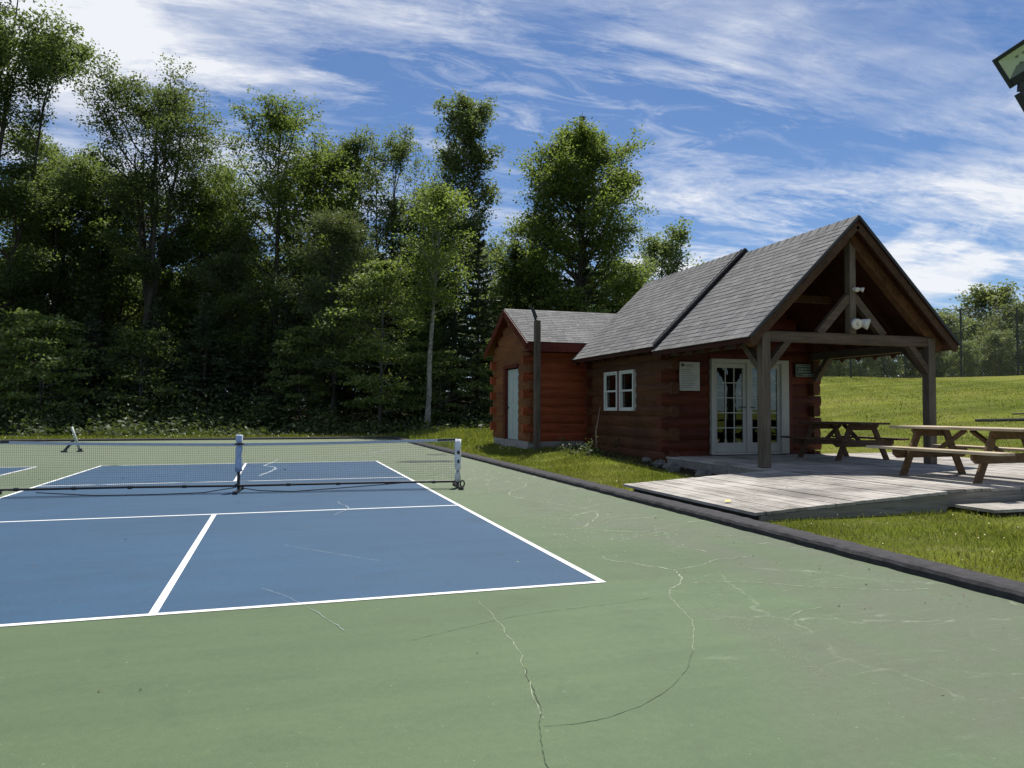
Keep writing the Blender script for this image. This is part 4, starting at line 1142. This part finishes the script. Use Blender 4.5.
def broadleaf(seed, Ht, W, base, nl, leaves, leafsize, prof, r0=.22, lean=(0,0), multi=1, cs=.30, flat=.6, subs=5, up=(.35,1.15)):
    """trunk mesh + leaf quads. base: crown start (share of height); W: half width; prof(u) 0..1"""
    rn = random.Random(seed); rg = np.random.default_rng(seed)
    tb = MB(); clusters = []
    stems = []
    for m_ in range(multi):
        top = Ht*(.97 if m_ == 0 else rn.uniform(.8, .93)); az = rn.uniform(0, 6.28) if m_ else 0
        sp = 0 if m_ == 0 else W*rn.uniform(.25, .5)
        pts = []; rad = []
        for i in range(13):
            u = i/12; k = max(0, u-base*.8)
            pts.append(Vector((lean[0]*u**1.4+math.cos(az)*sp*min(1,k*2)+rn.uniform(-.07,.07)*Ht*.05*(u>0), lean[1]*u**1.4+math.sin(az)*sp*min(1,k*2)+rn.uniform(-.07,.07)*Ht*.05*(u>0), u*top)))
            rad.append(r0*(1.25 if i == 0 else 1)*(1-u)**.85*(1 if m_ == 0 else .75)+.012)
        st = 0 if m_ == 0 else 4
        tb.tube(pts[st:], rad[st:], 8); stems.append((pts, rad, top))
    def on(pts, u):
        f = min(u, .9999)*12; i = int(f); return pts[i].lerp(pts[i+1], f-i)
    for k in range(nl):
        pts, rad, top = stems[k % multi]
        v = (k+rn.uniform(.2,.8))/nl; u = base+(1-base)*v
        u = min(u, .985)
        p = on(pts, u); az = k*2.399+rn.uniform(-.5,.5)
        R = W*prof(v)*rn.uniform(.72, 1.12)
        # slimmer reach where a limb leaves a side stem
        e = up[0]+(up[1]-up[0])*v+rn.uniform(-.15,.15)
        L = max(.4, R/max(.35, math.cos(e)))
        L = min(L, (Ht*1.02-p.z)/max(.25, math.sin(e)) if e > .3 else L)
        d = Vector((math.cos(az)*math.cos(e), math.sin(az)*math.cos(e), math.sin(e)))
        lp = path(p, d, L, 6, rn, .22, .13)
        rb = max(.014, np.interp(u*12, range(13), rad)*.5)
        tb.tube(lp, [rb*(1-i/6)**.8+.006 for i in range(7)], 5, cap=False)
        clusters.append((lp[-1], .9)); clusters.append((lp[-2], .7))
        for j in range(subs):
            t = rn.uniform(.35, .97); f = t*6; i = min(5, int(f)); q = lp[i].lerp(lp[i+1], f-i)
            dd = (lp[i+1]-lp[i]).normalized(); ax = Vector((rn.uniform(-1,1), rn.uniform(-1,1), rn.uniform(-.5,.9)))
            sd = (dd*.7+ax.normalized()*.85).normalized()
            SL = L*rn.uniform(.18, .36)*(1.15-t*.4)
            sp_ = path(q, sd, SL, 3, rn, .15, .15)
            tb.tube(sp_, [.016, .012, .008, .005], 3, cap=False)
            clusters.append((sp_[-1], 1)); clusters.append((sp_[2], .8))
            if SL > .9: clusters.append((sp_[1], .5))
    cw = np.array([c[1]*rn.uniform(.4,1.6) for c in clusters]); cp = np.array([tuple(c[0]) for c in clusters])
    cnt = np.maximum(3, (cw/cw.sum()*leaves)).astype(int)
    cen = np.repeat(cp, cnt, axis=0); rad_ = np.repeat(cs*rg.uniform(.6, 1.35, len(cp)), cnt)
    C = cen + np.clip(rg.normal(0, 1, cen.shape), -1.7, 1.7)*rad_[:,None]*np.array([1,1,flat])
    top = np.percentile(C[:,2], 99.93); ax = np.clip(C[:,2]/Ht, 0, 1)**1.4
    rad = np.percentile(np.hypot(C[:,0]-lean[0]*ax, C[:,1]-lean[1]*ax), 96)
    kz, kr = Ht/top, W/rad
    C = C*np.array([kr, kr, kz]); tb.v = [(x*kr, y*kr, z*kz) for x, y, z in tb.v]
    return tb, leaf_quads(C, leafsize, rg)

def spruce(seed, Ht, W, base=.06, dens=1.0, droop=.25, length=.26, width=.075):
    rn = random.Random(seed); rg = np.random.default_rng(seed)
    tb = MB().tube([(rn.uniform(-.05,.05)*(i>0), rn.uniform(-.05,.05)*(i>0), Ht*i/8) for i in range(9)], [Ht*.014*(1-i/8)+.012 for i in range(9)], 8)
    Cs, Ds = [], []
    z = Ht*base
    while z < Ht*.985:
        v = (z-Ht*base)/(Ht*(1-base)); R = W*(1-v)**.8*rn.uniform(.85, 1.1)+.08
        for k in range(7 if v < .6 else 5):
            az = rn.uniform(0, 6.28); L = R*rn.uniform(.6, 1.15)
            d = Vector((math.cos(az), math.sin(az), -droop*(1-v)+.55*v)); d.normalize()
            n = max(3, int(L/.22)); pts = path((0,0,z), d, L, n, rn, .12, .06)
            if L > .6: tb.tube(pts, [.02*(1-i/n)+.004 for i in range(n+1)], 3, cap=False)
            arr = np.array([tuple(p) for p in pts]); m_ = int(L/.10*6*dens)+4
            t = np.sqrt(rg.uniform(.05, 1, m_))*n; i = np.minimum(t.astype(int), n-1); f = (t-i)[:,None]
            c = arr[i]*(1-f)+arr[i+1]*f
            side = np.cross(np.array(d), [0,0,1]); side /= np.linalg.norm(side)+1e-9
            off = rg.normal(0, 1, m_)*L*.16*np.clip(1.2-t/n*.8,.2,1)
            c = c+side[None]*off[:,None]+np.array([0,0,-1])*np.abs(rg.normal(0,.07,m_))[:,None]
            Cs.append(c); Ds.append(np.array(d)[None]*.8+side[None]*np.sign(off)[:,None]*.8+rg.normal(0,.35,(m_,3)))
        z += Ht*.021*rn.uniform(.7,1.3)+.08
    return tb, needle_quads(np.concatenate(Cs), np.concatenate(Ds), length, width, rg)

def pine(seed, Ht, W, base=.3, leaves=22000):
    rn = random.Random(seed); rg = np.random.default_rng(seed)
    tb = MB().tube([(rn.uniform(-.1,.1)*(i>0), rn.uniform(-.1,.1)*(i>0), Ht*i/8) for i in range(9)], [Ht*.015*(1-i/8)+.015 for i in range(9)], 8)
    cl = []
    z = Ht*base
    while z < Ht*.97:
        v = (z-Ht*base)/(Ht*(1-base)); R = W*(.55+.55*math.sin(min(1,v*1.5+.15)*math.pi*.62))*(1-v**2.2)+.25
        for k in range(5):
            az = rn.uniform(0,6.28); L = R*rn.uniform(.55,1.15)
            pts = path((0,0,z), (math.cos(az), math.sin(az), rn.uniform(-.05,.35)+.5*v), L, 5, rn, .3, .1)
            tb.tube(pts, [.045*(1-i/5)*(1-v*.6)+.006 for i in range(6)], 4, cap=False)
            for i in range(2, 6):
                for _ in range(2): cl.append(pts[i]+Vector((rn.uniform(-.3,.3), rn.uniform(-.3,.3), rn.uniform(0,.15)))*(.5+L*.15))
        z += Ht*.045*rn.uniform(.7,1.3)+.15
    cl.append(Vector((0,0,Ht)))
    cp = np.array([tuple(c) for c in cl]); n = leaves//len(cp)
    cen = np.repeat(cp, n, axis=0); off = rg.normal(0, 1, cen.shape)*np.array([.30,.30,.16])
    return tb, needle_quads(cen+off, off+np.array([0,0,.12])+rg.normal(0,.1,off.shape), .22, .05, rg)

oval = lambda v: math.sin(min(1, .12+v*.92)*math.pi)**.6
topheavy = lambda v: (.35+.9*v)*(1 if v < .72 else max(.2, 1-(v-.72)/.28*.75))
column = lambda v: .75+.3*math.sin(v*9)*.5+(.2 if v < .6 else -.35*(v-.6)/.4)
roundtop = lambda v: math.sin(min(1, .22+v*.80)*math.pi)**.55*(.8 if v < .1 else 1)
fat_ = lambda v: max(.12, (1-v)**.55)*min(1, .75+v*2)

def put_tree(name, gen, bark, leaf, px, D, label, group=None, cat='tree', rz=0, z=None):
    tb, lq = gen
    x, y = far(px, D)
    t = empty(name, (x, y, Hf(x, y)-.05 if z is None else z), label, cat, group, rz)
    tb.build('trunk', M[bark], t, smooth=True)
    np_mesh('crown', lq, 4, M[leaf], t)
    return t
def again(src, px, D, label, group=None, s=1.0, rz=0, name=None, sz=None, z=None):
    t = copy_tree(src); x, y = far(px, D)
    t.location = (x, y, (Hf(x, y) if z is None else z)-.05); t.rotation_euler = (0,0,rz); t.scale = (s, s, sz or s)
    t['label'] = label
    if group: t['group'] = group
    elif 'group' in t: del t['group']
    return t
def hgt(py, D): return (410-py)/FPX*D+1.29

# the front row, left to right
T1 = put_tree('ash_tree', broadleaf(11, hgt(-40,39), 4.3, .12, 60, 105000, 0.1, oval, .26, (1.9,0), 3, .40, .6, 11, (.25,1.0)), 'barkdark', 'l_ash', -28, 39, 'tall leafy tree at the left edge with dark leaning trunks')
T2 = put_tree('ash_tree', broadleaf(23, hgt(72,42), 3.8, .48, 50, 46000, 0.09, topheavy, .27, (.2,0), 5, .30, .6, 11, (.5,1.2)), 'barkdark', 'l_ash', 146, 42, 'tall tree with a rounded open crown on many upright dark limbs')
T3 = put_tree('maple_tree', broadleaf(35, hgt(98,43), 4.3, .16, 60, 54000, 0.095, oval, .22, (.3,0), 2, .32, .6, 11, (.35,1.15)), 'barkdark', 'l_maple', 272, 43, 'tall green tree between the open rounded tree and the slim one')
T4 = put_tree('aspen_tree', broadleaf(47, hgt(136,45), 1.8, .25, 40, 14000, 0.09, column, .15, (.2,0), 1, .28, .7, 9, (.5,1.2)), 'barkdark', 'l_aspen', 345, 45, 'slim narrow tree with a small pointed crown against the sky')
T5 = put_tree('aspen_tree', broadleaf(53, hgt(136,46), 3.1, .36, 46, 24000, 0.09, topheavy, .19, (.4,0), 3, .28, .6, 10, (.5,1.2)), 'barkdark', 'l_aspen', 388, 46, 'tree with bare forked limbs showing sky below its loose crown')
T6 = put_tree('aspen_tree', broadleaf(61, hgt(97,44), 2.5, .50, 40, 24000, 0.105, column, .17, (.9,0), 2, .30, .7, 10, (.5,1.25)), 'barkgrey', 'l_aspen', 452, 44, 'tallest slender twin topped tree left of the shed roof')
T7 = put_tree('birch_tree', broadleaf(67, hgt(185,36.5), 1.9, .50, 30, 10500, 0.09, oval, .15, (.75,0), 1, .38, .7, 7, (.3,1.1)), 'birchbark', 'l_maple', 427, 36.5, 'birch with a pale leaning trunk at the edge of the woods')
T8 = put_tree('maple_tree', broadleaf(71, hgt(130,47), 4.5, .05, 96, 98000, 0.11, roundtop, .28, (0,0), 1, .34, .65, 13, (.1,1.1)), 'barkdark', 'l_maple', 580, 47, 'big dense rounded maple rising behind the red shed', z=.3)
T9 = put_tree('spruce_tree', spruce(79, hgt(112,49), 2.6, .1), 'barkdark', 'needle', 583, 49, 'dark spruce tip poking out above the big dense maple', z=.3)
T10 = put_tree('spruce_tree', spruce(83, hgt(228,40), 1.95, .05), 'barkdark', 'needle', 478, 40, 'dark narrow spruce between the pale birch and the shed')
T11 = put_tree('pine_tree', pine(89, hgt(212,39), 3.0, .28, 30000), 'barkdark', 'pine', 332, 39, 'soft needled pine with drooping tiers over the dark wood edge')
T12 = put_tree('maple_sapling', broadleaf(97, hgt(262,37.5), 2.6, .12, 40, 12500, 0.11, oval, .09, (.2,0), 1, .40, .16, 6, (-.05,.6)), 'barkgrey', 'l_light', 380, 37.5, 'bright young maple in pale flat layers left of the birch')
T13 = put_tree('hemlock_tree', spruce(101, hgt(160,44), 3.1, .08, 0.6, .3, .24, .08), 'barkdark', 'pine', 100, 44.5, 'dark feathery conifer below and left of the open rounded tree')
T14 = put_tree('maple_sapling', broadleaf(103, hgt(318,36), 2.4, .08, 36, 7500, 0.11, oval, .07, (0,0), 2, .42, .18, 6, (-.05,.7)), 'barkgrey', 'l_light', 40, 36, 'pale layered sapling low at the wood edge on the far left')
T15 = put_tree('hemlock_tree', spruce(107, hgt(292,39), 2.4, .04, 0.6, .3, .24, .08), 'barkdark', 'needle', 205, 40, 'dark broad young hemlock in the deep shade of the wood edge')
T16 = put_tree('maple_tree', broadleaf(109, hgt(226,58), 3.5, .15, 44, 13000, 0.14, oval, .18, (0,0), 3, .38, .7, 9, (.4,1.1)), 'barkgrey', 'l_aspen', 677, 58, 'pale green tree showing just above the cabin roof', z=.4)
T17 = put_tree('aspen_tree', broadleaf(113, hgt(235,47), 2.7, .25, 40, 16000, 0.11, oval, .17, (0,0), 2, .34, .65, 10, (.3,1.1)), 'barkdark', 'l_deep', 516, 48, 'lower round tree filling the gap left of the big maple', z=.3)
T18 = put_tree('wood_tree', broadleaf(127, 15.0, 3.4, .10, 50, 19000, 0.13, oval, .2, (0,0), 2, .38, .65, 11, (.2,1.1)), 'barkdark', 'l_deep', 40, 46, 'dark green tree behind the layered sapling on the far left')
# more members of the front row
again(T11, 232, 43, 'dark pine behind the young hemlock', s=1.0, rz=1.9)
again(T13, -30, 42, 'dark conifer low behind the leaning trunks', s=.85, rz=2.2)
again(T10, 285, 39.5, 'small dark spruce under the tall green tree', s=.75, rz=1.0)
again(T17, 215, 48, 'mid height tree in the gap right of the open rounded tree', s=1.25, rz=2.4)
again(T3, 50, 43, 'leafy tree between the left edge tree and the open rounded tree', s=.80, rz=1.2)
again(T12, 12, 36, 'bright low sapling at the left end of the verge', s=.55, rz=1.3)
again(T14, 140, 38, 'small shaded sapling under the open rounded tree', s=.9, rz=2.6)
again(T14, 440, 38.5, 'low leafy sapling at the foot of the pale birch', s=.7, rz=.6)
again(T12, 300, 39, 'young maple in the shade under the soft pine', s=.62, rz=3.0)
again(T12, 500, 39, 'young maple beside the dark narrow spruce', s=.55, rz=4.0)
again(T15, 255, 41, 'dark low hemlock behind the middle of the net', s=.8, rz=.4)
again(T15, 90, 40, 'dark low hemlock right of the pale layered sapling', s=.85, rz=1.4)
again(T3, 222, 46, 'leafy tree closing the gap left of the tall green tree', s=.86, rz=3.6)
again(T17, 335, 47, 'round leafy tree under the slim pointed crown', s=1.45, rz=.9)
again(T18, 420, 46, 'dark rounded tree behind the pale birch', s=.95, rz=5.0)
again(T18, 100, 46, 'broad dark tree left of the open rounded tree', s=1.12, rz=4.1)
again(T3, 60, 47, 'second leafy tree behind the leaning trunks', s=.93, rz=5.2)
again(T18, 540, 51, 'dark leafy tree filling in behind the big maple, left half', s=.82, rz=2.0, z=.3)
again(T18, 625, 52, 'dark leafy tree filling in behind the big maple, right half', s=.80, rz=3.3, z=.3)
# the deep woods: many trees nothing tells apart
rn = random.Random(21)
srcs = (T18, T18, T17, T13, T18, T15, T15)
DEEP = 'dark leafy tree standing deep in the woods behind the front row'
for D0, step_, lo, hi, sc in ((42.5, 2.6, -36, 6, .42), (48.5, 3.6, -40, 14, .80), (53, 4.0, -44, 18, .86), (57, 4.3, -48, 22, .92), (63, 4.6, -52, 28, 1.0), (70, 5.5, -56, 32, 1.05)):
    xx = lo
    while xx < hi:
        s_ = srcs[rn.randrange(len(srcs))]; D = D0+rn.uniform(-1.4,1.4)
        px = 512+FPX*(xx+rn.uniform(-1,1))/D
        k = sc*rn.uniform(.8, 1.05)
        if px > 480: k *= .72
        if px > 640: k *= .8
        Hh = {T18: 15.0, T17: hgt(235,47), T13: hgt(160,44), T15: hgt(292,39)}[s_]
        cap_ = 15.6 if px < 480 else 10.5
        k = min(k, cap_*(D/42)/Hh*rn.uniform(.8,1.1)) if s_ is not T15 else rn.uniform(1.0, 1.5)*(.75 if D0 < 43 else 1)
        x, y = far(px, D)
        if not (x > 12 and y < 45): again(s_, px, D, DEEP, 'trees deep in the woods', k, rn.uniform(0, 6.28))
        xx += step_*rn.uniform(.8, 1.2)
# trees behind the hill fence
rn = random.Random(31)
HILL = 'grey green tree in the row behind the hill fence'
T20 = put_tree('hill_tree', broadleaf(131, 9.3, 3.2, .05, 52, 9500, .17, oval, .16, (0,0), 3, .45, .7, 9, (.1,1.1)), 'barkgrey', 'l_hill', 992, 66, 'taller tree behind the hill fence rising right of its tall post')
for (px, D, hh) in ((905, 62, 9.5), (935, 68, 9.8), (948, 60, 8.0), (968, 63, 8.2), (1018, 60, 9.6), (1035, 68, 11.5), (870, 66, 8.6), (840, 62, 8.0), (815, 68, 8.5), (1065, 62, 11), (1095, 68, 12), (1130, 62, 11), (1170, 66, 12), (785, 64, 8), (925, 74, 10), (980, 75, 10), (885, 58, 6.2), (1000, 57, 6.0), (1045, 57, 6.4), (860, 56, 5.5), (830, 57, 5.5), (965, 56, 5.0)):
    again(T20, px, D, HILL, 'trees behind the hill fence', hh*(.86 if px < 955 else .80)/10.5, rn.uniform(0, 6.28), name=None)
# underbrush at the foot of the woods
def brush():
    rg = np.random.default_rng(17); out = []
    n = 560
    lx = rg.uniform(-34, 14, n); D = rg.uniform(31.2, 41, n)
    base = np.array(CP.xy)[None]+np.array(FH.xy)[None]*D[:,None]+np.array(RH.xy)[None]*lx[:,None]
    ok = (base[:,1] > 29.9) & ~((base[:,0] > 3.2) & (base[:,1] < 19)); base = base[ok]
    for (x, y) in base:
        h = rg.uniform(.35, 1.25)*(.45 if y < 31 else .8 if y < 33.5 else 1.7); k = int(rg.uniform(60, 150))
        c = np.array([x, y, Hf(x, y)+h*.5]) + rg.normal(0, 1, (k,3))*np.array([.5,.5,h*.30]); c[:,2] = np.maximum(c[:,2], Hf(x, y)+.03)
        out.append(leaf_quads(c, .12, rg))
    for _ in range(13):
        x, y = rg.normal(4.85, .22), rg.uniform(10.6, 13.0); h = rg.uniform(.12, .42)
        c = np.array([x, y, Hf(x, y)+h*.5]) + rg.normal(0, 1, (40,3))*np.array([.10,.10,h*.3]); c[:,2] = np.maximum(c[:,2], Hf(x, y)+.02)
        out.append(leaf_quads(c, .045, rg))
    tag(np_mesh('underbrush', np.concatenate(out), 4, M['brush']), kind='stuff')
brush()
